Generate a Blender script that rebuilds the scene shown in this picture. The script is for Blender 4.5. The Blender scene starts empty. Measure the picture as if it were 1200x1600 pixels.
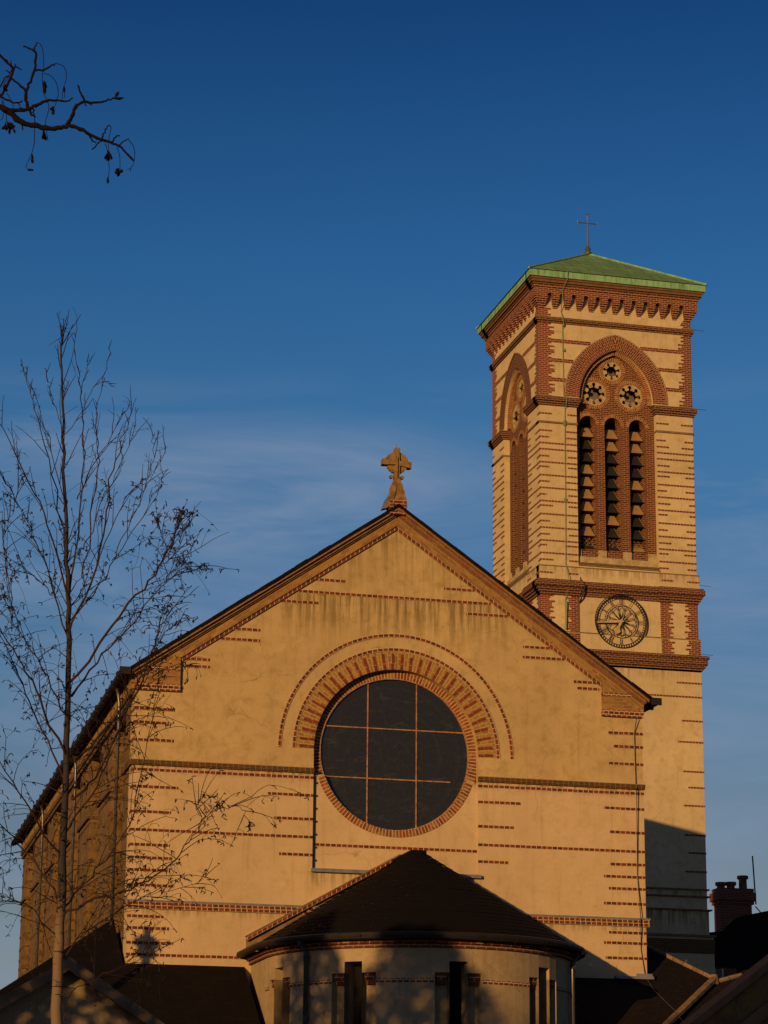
import bpy, math, random
from mathutils import Vector, Matrix
from mathutils.geometry import tessellate_polygon
R = math.radians
SC = bpy.context.scene
COL = SC.collection
random.seed(7)

# ------------------------------------------------------------------ camera
CAM = Vector((-13.7259, -53.4789, 1.6002))
YAW, PITCH, ROLL, FPX = 0.2463, 0.2712, 0.0080, 3983.5
_f = Vector((math.sin(YAW)*math.cos(PITCH), math.cos(YAW)*math.cos(PITCH), math.sin(PITCH)))
_r = Vector((math.cos(YAW), -math.sin(YAW), 0)); _u = _r.cross(_f)
CR = _r*math.cos(ROLL) + _u*math.sin(ROLL)
CU = -_r*math.sin(ROLL) + _u*math.cos(ROLL)
cd = bpy.data.cameras.new('camera'); cam = bpy.data.objects.new('camera', cd); COL.objects.link(cam)
m = Matrix(((CR.x, CU.x, -_f.x, CAM.x), (CR.y, CU.y, -_f.y, CAM.y), (CR.z, CU.z, -_f.z, CAM.z), (0, 0, 0, 1)))
cam.matrix_world = m
cd.sensor_fit = 'VERTICAL'; cd.sensor_height = 24.0; cd.lens = FPX/1600*24.0
cd.clip_start = 0.1; cd.clip_end = 5000
SC.camera = cam

# ------------------------------------------------------------------ light
SUN_AZ = R(42.0)          # to the left of the facade normal
SUN_EL = R(7.6)
SD = Vector((math.sin(SUN_AZ)*math.cos(SUN_EL), math.cos(SUN_AZ)*math.cos(SUN_EL), -math.sin(SUN_EL)))
sl = bpy.data.lights.new('sun', 'SUN'); sl.energy = 4.28; sl.angle = R(0.55); sl.color = (1.0, 0.590, 0.205)
so = bpy.data.objects.new('sun', sl); COL.objects.link(so)
so.rotation_euler = SD.to_track_quat('-Z', 'Y').to_euler(); so.location = (-40, -60, 30)

w = bpy.data.worlds.new('World'); SC.world = w; w.use_nodes = True
nt = w.node_tree; nt.nodes.clear()
def N(t, typ, **kw):
    n = t.nodes.new(typ)
    for k, v in kw.items(): setattr(n, k, v)
    return n
sky = N(nt, 'ShaderNodeTexSky', sky_type='NISHITA'); sky.sun_disc = False
sky.sun_elevation = SUN_EL
sky.sun_rotation = math.atan2(-SD.x, -SD.y)
sky.altitude = 0; sky.air_density = 1.0; sky.dust_density = 0.3; sky.ozone_density = 2.5
bg = N(nt, 'ShaderNodeBackground'); bg.inputs['Strength'].default_value = 0.085
out = N(nt, 'ShaderNodeOutputWorld')
tc = N(nt, 'ShaderNodeTexCoord'); sep = N(nt, 'ShaderNodeSeparateXYZ')
nt.links.new(tc.outputs['Generated'], sep.inputs[0])
mp = N(nt, 'ShaderNodeMapping'); mp.inputs['Scale'].default_value = (2.2, 2.2, 11.0); mp.inputs['Rotation'].default_value = (0.16, 0.05, 0.3)
nt.links.new(tc.outputs['Generated'], mp.inputs[0])
no = N(nt, 'ShaderNodeTexNoise'); no.inputs['Scale'].default_value = 2.6; no.inputs['Detail'].default_value = 9; no.inputs['Roughness'].default_value = .6; no.inputs['Distortion'].default_value = .8
nt.links.new(mp.outputs[0], no.inputs['Vector'])
cr = N(nt, 'ShaderNodeMapRange'); cr.inputs['From Min'].default_value = .40; cr.inputs['From Max'].default_value = .68
nt.links.new(no.outputs['Fac'], cr.inputs['Value'])
# cloud bank sits low, between about 5 and 19 degrees above the horizon
e1 = N(nt, 'ShaderNodeMapRange', interpolation_type='SMOOTHSTEP'); e1.inputs['From Min'].default_value = .325; e1.inputs['From Max'].default_value = .285
nt.links.new(sep.outputs['Z'], e1.inputs['Value'])
mu = N(nt, 'ShaderNodeMath', operation='MULTIPLY'); nt.links.new(cr.outputs[0], mu.inputs[0]); nt.links.new(e1.outputs[0], mu.inputs[1])
mu2 = N(nt, 'ShaderNodeMath', operation='MULTIPLY'); nt.links.new(mu.outputs[0], mu2.inputs[0]); mu2.inputs[1].default_value = .62
tint = N(nt, 'ShaderNodeMix', data_type='RGBA', blend_type='MULTIPLY'); tint.inputs[0].default_value = 1
ramp = N(nt, 'ShaderNodeValToRGB'); el = ramp.color_ramp.elements
el[0].position = 0.0; el[0].color = (.95, .75, .72, 1); el[1].position = 1.0; el[1].color = (.80, .62, .72, 1)
for p_, c_ in ((.14, (.76, .65, .71)), (.19, (.66, .72, .86)), (.24, (.54, .76, 1.0)), (.30, (.44, .80, 1.10)), (.36, (.28, .68, 1.06)), (.46, (.095, .36, .74)), (.62, (.45, .45, .70))):
    e_ = el.new(p_); e_.color = (*c_, 1)
nt.links.new(sep.outputs['Z'], ramp.inputs[0]); nt.links.new(ramp.outputs[0], tint.inputs[7])
nt.links.new(sky.outputs[0], tint.inputs[6])
def patch(prev, uu, vv, rad, amt):
    d_ = (_f+CR*((uu-600)/FPX)+CU*((800-vv)/FPX)).normalized()
    sb_ = N(nt, 'ShaderNodeVectorMath', operation='SUBTRACT'); nt.links.new(tc.outputs['Generated'], sb_.inputs[0]); sb_.inputs[1].default_value = d_
    ms_ = N(nt, 'ShaderNodeVectorMath', operation='MULTIPLY'); nt.links.new(sb_.outputs[0], ms_.inputs[0]); ms_.inputs[1].default_value = (1, 1, 3.4)
    ln_ = N(nt, 'ShaderNodeVectorMath', operation='LENGTH'); nt.links.new(ms_.outputs[0], ln_.inputs[0])
    mr_ = N(nt, 'ShaderNodeMapRange', interpolation_type='SMOOTHSTEP'); nt.links.new(ln_.outputs['Value'], mr_.inputs['Value'])
    mr_.inputs['From Min'].default_value = rad; mr_.inputs['From Max'].default_value = rad*.1; mr_.inputs['To Max'].default_value = amt
    n2_ = N(nt, 'ShaderNodeMapRange'); nt.links.new(no.outputs['Fac'], n2_.inputs['Value']); n2_.inputs['From Min'].default_value = .33; n2_.inputs['From Max'].default_value = .66
    mm_ = N(nt, 'ShaderNodeMath', operation='MULTIPLY'); nt.links.new(mr_.outputs[0], mm_.inputs[0]); nt.links.new(n2_.outputs[0], mm_.inputs[1])
    ad_ = N(nt, 'ShaderNodeMath', operation='MAXIMUM'); nt.links.new(prev, ad_.inputs[0]); nt.links.new(mm_.outputs[0], ad_.inputs[1]); return ad_.outputs[0]
cl_ = patch(mu2.outputs[0], 470, 785, .150, 1.15); cl_ = patch(cl_, 1000, 1150, .14, .7); cl_ = patch(cl_, 60, 800, .09, .55); cl_ = patch(cl_, 1150, 900, .06, .5); cl_ = patch(cl_, 700, 800, .05, .6)
mx = N(nt, 'ShaderNodeMix', data_type='RGBA'); mx.inputs[7].default_value = (2.45, 3.3, 4.75, 1)
nt.links.new(cl_, mx.inputs[0]); nt.links.new(tint.outputs[2], mx.inputs[6])
nt.links.new(mx.outputs[2], bg.inputs['Color']); nt.links.new(bg.outputs[0], out.inputs[0])
SC.view_settings.view_transform = 'Standard'; SC.view_settings.look = 'None'
SC.view_settings.exposure = 0.0; SC.view_settings.gamma = 1.0

# ------------------------------------------------------------------ materials
def mat(name, rough=.85, spec=.2, metal=0):
    mt = bpy.data.materials.new(name); mt.use_nodes = True
    t = mt.node_tree; b = t.nodes['Principled BSDF']
    b.inputs['Roughness'].default_value = rough; b.inputs['Specular IOR Level'].default_value = spec; b.inputs['Metallic'].default_value = metal
    return mt, t, b
def noise(t, vec, scale, detail=4, rough=.55, dist=0):
    n = N(t, 'ShaderNodeTexNoise'); n.inputs['Scale'].default_value = scale; n.inputs['Detail'].default_value = detail
    n.inputs['Roughness'].default_value = rough; n.inputs['Distortion'].default_value = dist
    t.links.new(vec, n.inputs['Vector']); return n.outputs['Fac']
def rng(t, v, a, b, c=0., d=1.):
    n = N(t, 'ShaderNodeMapRange', interpolation_type='SMOOTHSTEP')
    for i, x in zip(('From Min', 'From Max', 'To Min', 'To Max'), (a, b, c, d)): n.inputs[i].default_value = x
    t.links.new(v, n.inputs['Value']); return n.outputs[0]
def mixc(t, fac, a, b, blend='MIX'):
    n = N(t, 'ShaderNodeMix', data_type='RGBA', blend_type=blend)
    if isinstance(fac, float): n.inputs[0].default_value = fac
    else: t.links.new(fac, n.inputs[0])
    for i, x in ((6, a), (7, b)):
        if isinstance(x, tuple): n.inputs[i].default_value = (*x, 1)
        else: t.links.new(x, n.inputs[i])
    return n.outputs[2]
def objvec(t, sc=(1, 1, 1), loc=(0, 0, 0)):
    c = N(t, 'ShaderNodeTexCoord'); mpp = N(t, 'ShaderNodeMapping'); mpp.inputs['Scale'].default_value = sc; mpp.inputs['Location'].default_value = loc
    t.links.new(c.outputs['Object'], mpp.inputs[0]); return mpp.outputs[0]
def uvvec(t, sc=(1, 1, 1)):
    c = N(t, 'ShaderNodeTexCoord'); mpp = N(t, 'ShaderNodeMapping'); mpp.inputs['Scale'].default_value = sc
    t.links.new(c.outputs['UV'], mpp.inputs[0]); return mpp.outputs[0]
def bump(t, b, h, s=.3, d=.02):
    n = N(t, 'ShaderNodeBump'); n.inputs['Strength'].default_value = s; n.inputs['Distance'].default_value = d
    t.links.new(h, n.inputs['Height']); t.links.new(n.outputs[0], b.inputs['Normal'])

def plaster(name, base, dirt, streak=.35, dirtamt=.6, lo=.45, hi=.75, drips=()):
    mt, t, b = mat(name, .92, .12)
    v = objvec(t)
    big = noise(t, v, .45, 5, .6, .4)
    mid = noise(t, v, 3.1, 9, .72, .25)
    st = noise(t, objvec(t, (5.0, 5.0, .28)), 1.3, 5, .6)
    fine = noise(t, v, 38, 4, .7)
    c = mixc(t, rng(t, big, .35, .7), base, tuple(x*.88 for x in base))
    c = mixc(t, rng(t, mid, lo, hi, 0, dirtamt), c, dirt)
    c = mixc(t, rng(t, st, .52, .78, 0, streak), c, tuple(x*.75 for x in dirt))
    sp = noise(t, v, 7.5, 9, .8, .8)
    c = mixc(t, rng(t, sp, .59, .70, 0, .62), c, tuple(x*.62 for x in dirt))
    c = mixc(t, rng(t, fine, .3, .75, 0, .28), c, tuple(x*.6 for x in base))
    # patch repairs in a slightly different mix, and hairline cracks
    vp = N(t, 'ShaderNodeTexVoronoi', feature='SMOOTH_F1'); vp.inputs['Scale'].default_value = .55; vp.inputs['Smoothness'].default_value = .15; t.links.new(v, vp.inputs['Vector'])
    hs = N(t, 'ShaderNodeSeparateColor'); t.links.new(vp.outputs['Color'], hs.inputs[0])
    c = mixc(t, rng(t, hs.outputs[0], .55, .62, 0, .16), c, tuple(x*.62 for x in base))
    wv = N(t, 'ShaderNodeMix', data_type='RGBA'); wv.inputs[0].default_value = .22; t.links.new(v, wv.inputs[6])
    nz = N(t, 'ShaderNodeTexNoise'); nz.inputs['Scale'].default_value = 2.2; nz.inputs['Detail'].default_value = 6; t.links.new(v, nz.inputs['Vector']); t.links.new(nz.outputs['Color'], wv.inputs[7])
    ve = N(t, 'ShaderNodeTexVoronoi', feature='DISTANCE_TO_EDGE'); ve.inputs['Scale'].default_value = .8; t.links.new(wv.outputs[2], ve.inputs['Vector'])
    mk = N(t, 'ShaderNodeMath', operation='MULTIPLY'); t.links.new(rng(t, ve.outputs['Distance'], 0, .006, .5, 0), mk.inputs[0]); t.links.new(rng(t, noise(t, v, .8, 3), .5, .62), mk.inputs[1])
    c = mixc(t, mk.outputs[0], c, tuple(x*.5 for x in dirt))
    if drips:
        cc = N(t, 'ShaderNodeTexCoord'); sz = N(t, 'ShaderNodeSeparateXYZ'); t.links.new(cc.outputs['Object'], sz.inputs[0])
        dn_ = noise(t, objvec(t, (9, 9, .5)), 1.2, 4, .6)
        for zt_, ln, amt, xl in drips:
            # run-off stains that hang from a ledge
            a_ = rng(t, sz.outputs['Z'], zt_-ln, zt_); h_ = N(t, 'ShaderNodeMath', operation='LESS_THAN'); t.links.new(sz.outputs['Z'], h_.inputs[0]); h_.inputs[1].default_value = zt_+.02
            m1 = N(t, 'ShaderNodeMath', operation='MULTIPLY'); t.links.new(a_, m1.inputs[0]); t.links.new(h_.outputs[0], m1.inputs[1])
            m2 = N(t, 'ShaderNodeMath', operation='MULTIPLY'); t.links.new(m1.outputs[0], m2.inputs[0]); t.links.new(rng(t, dn_, .38, .66, 0, amt), m2.inputs[1])
            fac_ = m2.outputs[0]
            if xl:
                ab = N(t, 'ShaderNodeMath', operation='ABSOLUTE'); t.links.new(sz.outputs['X'], ab.inputs[0])
                m3 = N(t, 'ShaderNodeMath', operation='MULTIPLY'); t.links.new(fac_, m3.inputs[0]); t.links.new(rng(t, ab.outputs[0], xl-.1, xl+.05, 1, 0), m3.inputs[1]); fac_ = m3.outputs[0]
            c = mixc(t, fac_, c, tuple(x*.5 for x in dirt))
    t.links.new(c, b.inputs['Base Color'])
    bump(t, b, mixc(t, .5, fine, mid), .45, .014)
    return mt
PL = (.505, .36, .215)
M = {}
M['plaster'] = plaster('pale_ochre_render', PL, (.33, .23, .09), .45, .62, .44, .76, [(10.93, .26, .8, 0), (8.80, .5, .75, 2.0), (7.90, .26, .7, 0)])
M['plaster_gable'] = plaster('stained_ochre_render', (.46, .325, .165), (.25, .175, .055), .45, .75, .43, .72, [(14.95, 1.3, .9, 2.6), (17.0, 2.6, .7, 3.2)])
M['plaster_tower'] = plaster('tower_render', (.54, .415, .25), (.34, .25, .11), .35, .7, .44, .72, [(24.64, .5, .7, 0), (12.3, 1.1, .9, 0), (21.0, .5, .5, 0), (13.0, .3, .8, 0)])
M['plaster_side'] = plaster('streaked_side_render', (.18, .108, .042), (.055, .036, .017), .9, .8, .42, .64)  # streaks are stains; the base is also darkened to stand in for shadow
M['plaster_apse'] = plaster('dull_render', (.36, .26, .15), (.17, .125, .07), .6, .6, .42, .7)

def brick(name, c1, c2, mortar=(.40, .28, .18), wid=.225, row=.075, ms=.015, dark=(.045, .018, .014), darkamt=.55, alt=None, altlo=.55):
    mt, t, b = mat(name, .88, .15)
    uv = uvvec(t)
    # waviness so that the courses are not ruler straight
    bt = N(t, 'ShaderNodeTexBrick'); bt.offset = .5
    t.links.new(uv, bt.inputs['Vector'])
    bt.inputs['Color1'].default_value = (*c1, 1); bt.inputs['Color2'].default_value = (*c2, 1); bt.inputs['Mortar'].default_value = (*mortar, 1)
    bt.inputs['Scale'].default_value = 1; bt.inputs['Brick Width'].default_value = wid; bt.inputs['Row Height'].default_value = row
    bt.inputs['Mortar Size'].default_value = ms*.5; bt.inputs['Mortar Smooth'].default_value = .1
    # second brick pattern with same grid gives extra per-brick variety
    b2 = N(t, 'ShaderNodeTexBrick'); b2.offset = .5; t.links.new(uv, b2.inputs['Vector'])
    b2.inputs['Color1'].default_value = (0, 0, 0, 1); b2.inputs['Color2'].default_value = (1, 1, 1, 1); b2.inputs['Mortar'].default_value = (.5, .5, .5, 1)
    b2.inputs['Scale'].default_value = 1; b2.inputs['Brick Width'].default_value = wid; b2.inputs['Row Height'].default_value = row
    b2.inputs['Mortar Size'].default_value = 0; b2.inputs['Bias'].default_value = 0
    n1 = noise(t, objvec(t), 1.1, 4, .6)
    n2 = noise(t, objvec(t, (1, 1, 1), (5, 3, 1)), 6.5, 3, .6)
    col = bt.outputs['Color']
    inv = N(t, 'ShaderNodeMath', operation='SUBTRACT'); inv.inputs[0].default_value = 1; t.links.new(bt.outputs['Fac'], inv.inputs[1])
    if alt:
        f = N(t, 'ShaderNodeMath', operation='MULTIPLY'); t.links.new(rng(t, n2, altlo, altlo+.06), f.inputs[0]); t.links.new(inv.outputs[0], f.inputs[1])
        col = mixc(t, f.outputs[0], col, alt)
    s = N(t, 'ShaderNodeMath', operation='ADD'); t.links.new(n1, s.inputs[0])
    q = N(t, 'ShaderNodeMath', operation='MULTIPLY'); t.links.new(b2.outputs['Color'], q.inputs[0]); q.inputs[1].default_value = .35
    t.links.new(q.outputs[0], s.inputs[1])
    f2 = N(t, 'ShaderNodeMath', operation='MULTIPLY'); t.links.new(rng(t, s.outputs[0], .62, .92, 0, darkamt), f2.inputs[0]); t.links.new(inv.outputs[0], f2.inputs[1])
    col = mixc(t, f2.outputs[0], col, dark)
    fine = noise(t, objvec(t), 30, 3, .6)
    col = mixc(t, rng(t, fine, .35, .75, 0, .3), col, tuple(x*.5 for x in c1))
    t.links.new(col, b.inputs['Base Color'])
    bump(t, b, inv.outputs[0], .6, .008)
    return mt
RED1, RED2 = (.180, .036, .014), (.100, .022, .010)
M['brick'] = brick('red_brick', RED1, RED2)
M['brick_head'] = brick('red_brick_headers', RED1, RED2, wid=.122, mortar=(.46, .33, .20), ms=.018)
M['brick_bay'] = brick('sooty_red_brick', (.145, .033, .014), (.080, .021, .010), mortar=(.33, .225, .13), darkamt=.6)
M['brick_radial'] = brick('radial_header_brick', (.24, .060, .020), (.12, .028, .012), mortar=(.44, .30, .16), wid=.62, ms=.020, dark=(.12, .07, .03), darkamt=.5, alt=(.26, .14, .045), altlo=.52)
M['brick_dark'] = brick('dark_red_brick', (.115, .027, .013), (.066, .019, .011), mortar=(.29, .20, .12), darkamt=.7)
M['brick_string'] = brick('mossy_brick_headers', (.11, .045, .022), (.075, .035, .018), mortar=(.19, .135, .06), wid=.122, dark=(.06, .045, .022), darkamt=.8)
M['brick_yellow'] = brick('yellow_stock_brick', (.31, .180, .052), (.22, .105, .036), mortar=(.27, .17, .08), dark=(.12, .07, .03), darkamt=.4, alt=(.26, .07, .026), altlo=.57)
M['brick_yellow_arch'] = brick('yellow_arch_brick', (.30, .175, .045), (.23, .115, .034), mortar=(.40, .27, .13), wid=.16, dark=(.15, .085, .035), darkamt=.35)
M['brick_rake'] = brick('mixed_rake_brick', (.21, .085, .035), (.17, .055, .026), mortar=(.24, .15, .07), dark=(.10, .065, .035), darkamt=.6, alt=(.24, .14, .045), altlo=.55)

def flat(name, col, rough=.8, spec=.3, metal=0, var=.35, sc=6, bmp=.15, dark=None):
    mt, t, b = mat(name, rough, spec, metal)
    n = noise(t, objvec(t), sc, 5, .6, .3)
    c = mixc(t, rng(t, n, .35, .7, 0, 1.), col, dark or tuple(x*(1-var) for x in col))
    t.links.new(c, b.inputs['Base Color'])
    if bmp: bump(t, b, n, bmp, .01)
    return mt
M['brick_plain'] = flat('red_voussoir_brick', (.19, .038, .016), .88, .15, 0, .5, 7, .2, (.10, .026, .014))
M['lead'] = flat('lead_sheet', (.20, .20, .21), .5, .4, .3, .3)
M['stone'] = flat('weathered_stone', (.25, .15, .052), .9, .2, 0, .5, 9, .5, (.13, .075, .028))
M['sill'] = flat('stone_sill', (.40, .31, .17), .9, .2, 0, .45, 4, .3, (.24, .17, .08))
M['iron'] = flat('black_iron', (.014, .010, .008), .6, .3)
M['pipe'] = flat('grey_downpipe', (.055, .052, .055), .28, .5)
M['bar'] = flat('window_bar', (.36, .20, .10), .45, .5, 0, .5, 12, 0, (.20, .06, .025))
M['hand'] = flat('gilt_hand', (.45, .32, .17), .5, .4)
M['wood'] = flat('painted_timber', (.15, .075, .035), .7, .3, 0, .3)
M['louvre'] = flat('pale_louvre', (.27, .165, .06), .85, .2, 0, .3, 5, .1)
M['louvre_dark'] = flat('dark_louvre', (.022, .017, .014), .7, .2, 0, .5, 5, .1)
M['void'] = flat('dark_interior', (.010, .008, .008), .9, .1, 0, .3, 1, 0)
M['board'] = flat('grey_board', (.15, .11, .095), .9, .1, 0, .3, 3, 0)
M['white'] = flat('white_paint', (.55, .53, .50), .6, .3)
M['ground'] = flat('tarmac_and_verge', (.10, .08, .06), .95, .1, 0, .4, .6)
M['conductor'] = flat('green_copper_strip', (.12, .20, .09), .7, .3, 0, .5, 4, 0, (.20, .21, .09))

def tiles(name, c1, c2, wid, row, moss=None):
    mt, t, b = mat(name, .9, .12)
    uv = uvvec(t)
    bt = N(t, 'ShaderNodeTexBrick'); bt.offset = .5; t.links.new(uv, bt.inputs['Vector'])
    bt.inputs['Color1'].default_value = (*c1, 1); bt.inputs['Color2'].default_value = (*c2, 1); bt.inputs['Mortar'].default_value = (*(x*.25 for x in c1), 1)
    bt.inputs['Scale'].default_value = 1; bt.inputs['Brick Width'].default_value = wid; bt.inputs['Row Height'].default_value = row
    bt.inputs['Mortar Size'].default_value = .006
    n = noise(t, objvec(t), 13, 8, .8, .5)
    c = mixc(t, rng(t, n, .60, .70, 0, .85), bt.outputs['Color'], moss or tuple(x*1.9 for x in c1))
    t.links.new(c, b.inputs['Base Color'])
    inv = N(t, 'ShaderNodeMath', operation='SUBTRACT'); inv.inputs[0].default_value = 1; t.links.new(bt.outputs['Fac'], inv.inputs[1])
    bump(t, b, inv.outputs[0], .7, .01)
    return mt
M['slate'] = tiles('dark_slates', (.0045, .0030, .0030), (.0075, .0050, .0048), .30, .20)
M['tile'] = tiles('dark_clay_tiles', (.0048, .0034, .0036), (.0030, .0022, .0024), .17, .11, (.008, .006, .0056))
M['tile_red'] = tiles('brown_clay_tiles', (.014, .009, .008), (.009, .006, .0055), .17, .11)
M['coping'] = flat('coping_stone', (.20, .13, .075), .9, .2, 0, .4, 5, .3)

mt, t, b = mat('copper_patina', .75, .25); M['copper'] = mt
uv = uvvec(t)
bt = N(t, 'ShaderNodeTexBrick'); bt.offset = .5; t.links.new(uv, bt.inputs['Vector'])
bt.inputs['Color1'].default_value = (.115, .215, .085, 1); bt.inputs['Color2'].default_value = (.145, .27, .115, 1); bt.inputs['Mortar'].default_value = (.035, .055, .02, 1)
bt.inputs['Scale'].default_value = 1; bt.inputs['Brick Width'].default_value = .95; bt.inputs['Row Height'].default_value = .62; bt.inputs['Mortar Size'].default_value = .016
n = noise(t, objvec(t), 2.5, 5, .65)
c = mixc(t, rng(t, n, .4, .7, 0, .5), bt.outputs['Color'], (.09, .14, .055))
t.links.new(c, b.inputs['Base Color']); bump(t, b, n, .25, .02)
mt, t, b = mat('copper_fascia', .7, .3); M['copper_edge'] = mt
n = noise(t, objvec(t, (1, 1, .15)), 7, 5, .65)
c = mixc(t, rng(t, n, .4, .72, 0, 1.), (.19, .37, .20), (.10, .18, .08))
t.links.new(c, b.inputs['Base Color'])

mt, t, b = mat('leaded_glass', .32, .35); M['glass'] = mt
g = objvec(t)
vor = N(t, 'ShaderNodeTexVoronoi', feature='DISTANCE_TO_EDGE'); vor.inputs['Scale'].default_value = 7.5; t.links.new(g, vor.inputs['Vector'])
c = mixc(t, rng(t, vor.outputs['Distance'], .0, .03), (.030, .027, .026), (.014, .016, .021))
sm = noise(t, objvec(t, (1, 1, 3.5)), 2.2, 5, .6, .6)
c = mixc(t, rng(t, sm, .56, .72, 0, .6), c, (.05, .042, .032))
t.links.new(c, b.inputs['Base Color']); bump(t, b, noise(t, g, 14, 3), .25, .01)

mt, t, b = mat('birch_bark', .8, .2); M['birch'] = mt
g = objvec(t)
zz = N(t, 'ShaderNodeSeparateXYZ'); t.links.new(g, zz.inputs[0])
band = noise(t, objvec(t, (3, 3, 26)), 1.6, 4, .6)
young = rng(t, zz.outputs['Z'], 4.1, 4.75)            # the old white bark gives way to dark young bark up the stem
c = mixc(t, rng(t, band, .58, .66), (.16, .105, .068), (.03, .02, .015))
c = mixc(t, young, c, (.030, .024, .024))
t.links.new(c, b.inputs['Base Color']); bump(t, b, band, .3, .01)
M['twig'] = flat('dark_twigs', (.020, .012, .010), .8, .2, 0, .3, 8, 0)
M['twig_red'] = flat('reddish_twigs', (.036, .018, .014), .7, .2, 0, .3, 8, 0)
M['bark'] = flat('dark_bark', (.010, .0065, .006), .9, .1, 0, .4, 20, .5)
M['leaf'] = flat('evergreen_leaf', (.03, .05, .02), .8, .2, 0, .4, 2, 0)

# ------------------------------------------------------------------ mesh builder
NOSPLIT = {'brick_banding', 'quoins', 'crown', 'catkins', 'limbs', 'lead_tracery', 'clock_dial', 'clock_numerals', 'branch', 'seed_clusters', 'trunk', 'ground', 'side_brickwork', 'roof', 'downpipe', 'apse_downpipe', 'lightning_conductor', 'brick_grille', 'roof_cross', 'arch_red_voussoir', 'tower_wall', 'side_wall', 'aisle_wall', 'lower_render', 'raking_cornice', 'corbel_table'}
class MB:
    def __init__(s, rel=False): s.v = []; s.f = []; s.uv = []; s.rel = rel
    def face(s, pts, uvs=None):
        pts = [Vector(p) for p in pts]
        i = len(s.v); s.v += [tuple(p) for p in pts]; s.f.append(tuple(range(i, i+len(pts))))
        if uvs is None:
            n = Vector((0, 0, 0))
            for k in range(len(pts)): n += (pts[k]-pts[0]).cross(pts[(k+1) % len(pts)]-pts[0])
            n = n.normalized() if n.length > 1e-12 else Vector((0, 0, 1))
            if abs(n.z) > .97: ua, va = Vector((1, 0, 0)), Vector((0, 1, 0))
            else:
                ua = Vector((0, 0, 1)).cross(n).normalized(); va = n.cross(ua)
            uvs = [(p.dot(ua), p.dot(va)) for p in pts]
        s.uv += uvs
    def build(s, name, material, parent=None, smooth=False):
        # pieces that do not touch become parts of their own
        if name not in NOSPLIT and len(s.f) < 1400:
            bb = []
            for f in s.f:
                P_ = [s.v[i] for i in f]
                bb.append([min(p[k] for p in P_)-.004 for k in range(3)]+[max(p[k] for p in P_)+.004 for k in range(3)])
            par = list(range(len(bb)))
            def find(a):
                while par[a] != a: par[a] = par[par[a]]; a = par[a]
                return a
            for i in range(len(bb)):
                A = bb[i]
                for j in range(i+1, len(bb)):
                    B = bb[j]
                    if A[0] <= B[3] and B[0] <= A[3] and A[1] <= B[4] and B[1] <= A[4] and A[2] <= B[5] and B[2] <= A[5]: par[find(j)] = find(i)
            roots = {}
            for i in range(len(bb)): roots.setdefault(find(i), []).append(i)
            if 1 < len(roots) <= 32:
                offs = []; acc = 0
                for f in s.f: offs.append(acc); acc += len(f)
                first_ = None
                for fs in roots.values():
                    q = MB()
                    for i in fs:
                        b0 = len(q.v); f = s.f[i]; q.v += [s.v[k] for k in f]; q.f.append(tuple(range(b0, b0+len(f)))); q.uv += s.uv[offs[i]:offs[i]+len(f)]
                    o = q._build(name, material, parent, smooth and False); first_ = first_ or o
                return first_
        return s._build(name, material, parent, smooth)
    def _build(s, name, material, parent=None, smooth=False):
        me = bpy.data.meshes.new(name); me.from_pydata(s.v, [], s.f); me.update()
        l = me.uv_layers.new(name='UVMap')
        flatuv = [c for q in s.uv for c in q]
        l.data.foreach_set('uv', flatuv)
        if smooth: me.polygons.foreach_set('use_smooth', [True]*len(me.polygons))
        me.materials.append(material)
        o = bpy.data.objects.new(name, me); COL.objects.link(o)
        if parent: o.parent = parent
        return o
    # box in a face frame F(u, n, z)
    def box(s, F, u0, u1, n0, n1, z0, z1):
        P = lambda a, b_, c_: F(a, b_, c_)
        if s.rel:      # one course per box: bricks centred in it, bond shifted course by course
            h_ = int(round(z0/.0752)) % 2*.11; o0 = (.075-(z1-z0) % .075)/2 if (z1-z0) < .0751 else 0
            fr_ = [(u0+h_, o0), (u1+h_, o0), (u1+h_, o0+z1-z0), (u0+h_, o0+z1-z0)]
            en_ = [(n0, o0), (n1, o0), (n1, o0+z1-z0), (n0, o0+z1-z0)]
            s.face([P(u0, n1, z0), P(u1, n1, z0), P(u1, n1, z1), P(u0, n1, z1)], fr_)
            s.face([P(u0, n0, z0), P(u0, n1, z0), P(u0, n1, z1), P(u0, n0, z1)], en_)
            s.face([P(u1, n1, z0), P(u1, n0, z0), P(u1, n0, z1), P(u1, n1, z1)], en_)
            s.face([P(u0, n1, z1), P(u1, n1, z1), P(u1, n0, z1), P(u0, n0, z1)], [(u0+h_, .02), (u1+h_, .02), (u1+h_, .04), (u0+h_, .04)])
            s.face([P(u0, n0, z0), P(u1, n0, z0), P(u1, n1, z0), P(u0, n1, z0)], [(u0+h_, .02), (u1+h_, .02), (u1+h_, .04), (u0+h_, .04)])
            return
        s.face([P(u0, n1, z0), P(u1, n1, z0), P(u1, n1, z1), P(u0, n1, z1)], [(u0, z0), (u1, z0), (u1, z1), (u0, z1)])
        s.face([P(u1, n0, z0), P(u0, n0, z0), P(u0, n0, z1), P(u1, n0, z1)], [(u1, z0), (u0, z0), (u0, z1), (u1, z1)])
        s.face([P(u0, n0, z0), P(u0, n1, z0), P(u0, n1, z1), P(u0, n0, z1)], [(n0, z0), (n1, z0), (n1, z1), (n0, z1)])
        s.face([P(u1, n1, z0), P(u1, n0, z0), P(u1, n0, z1), P(u1, n1, z1)], [(n1, z0), (n0, z0), (n0, z1), (n1, z1)])
        s.face([P(u0, n1, z1), P(u1, n1, z1), P(u1, n0, z1), P(u0, n0, z1)], [(u0, n1), (u1, n1), (u1, n0), (u0, n0)])
        s.face([P(u0, n0, z0), P(u1, n0, z0), P(u1, n1, z0), P(u0, n1, z0)], [(u0, n0), (u1, n0), (u1, n1), (u0, n1)])
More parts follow.
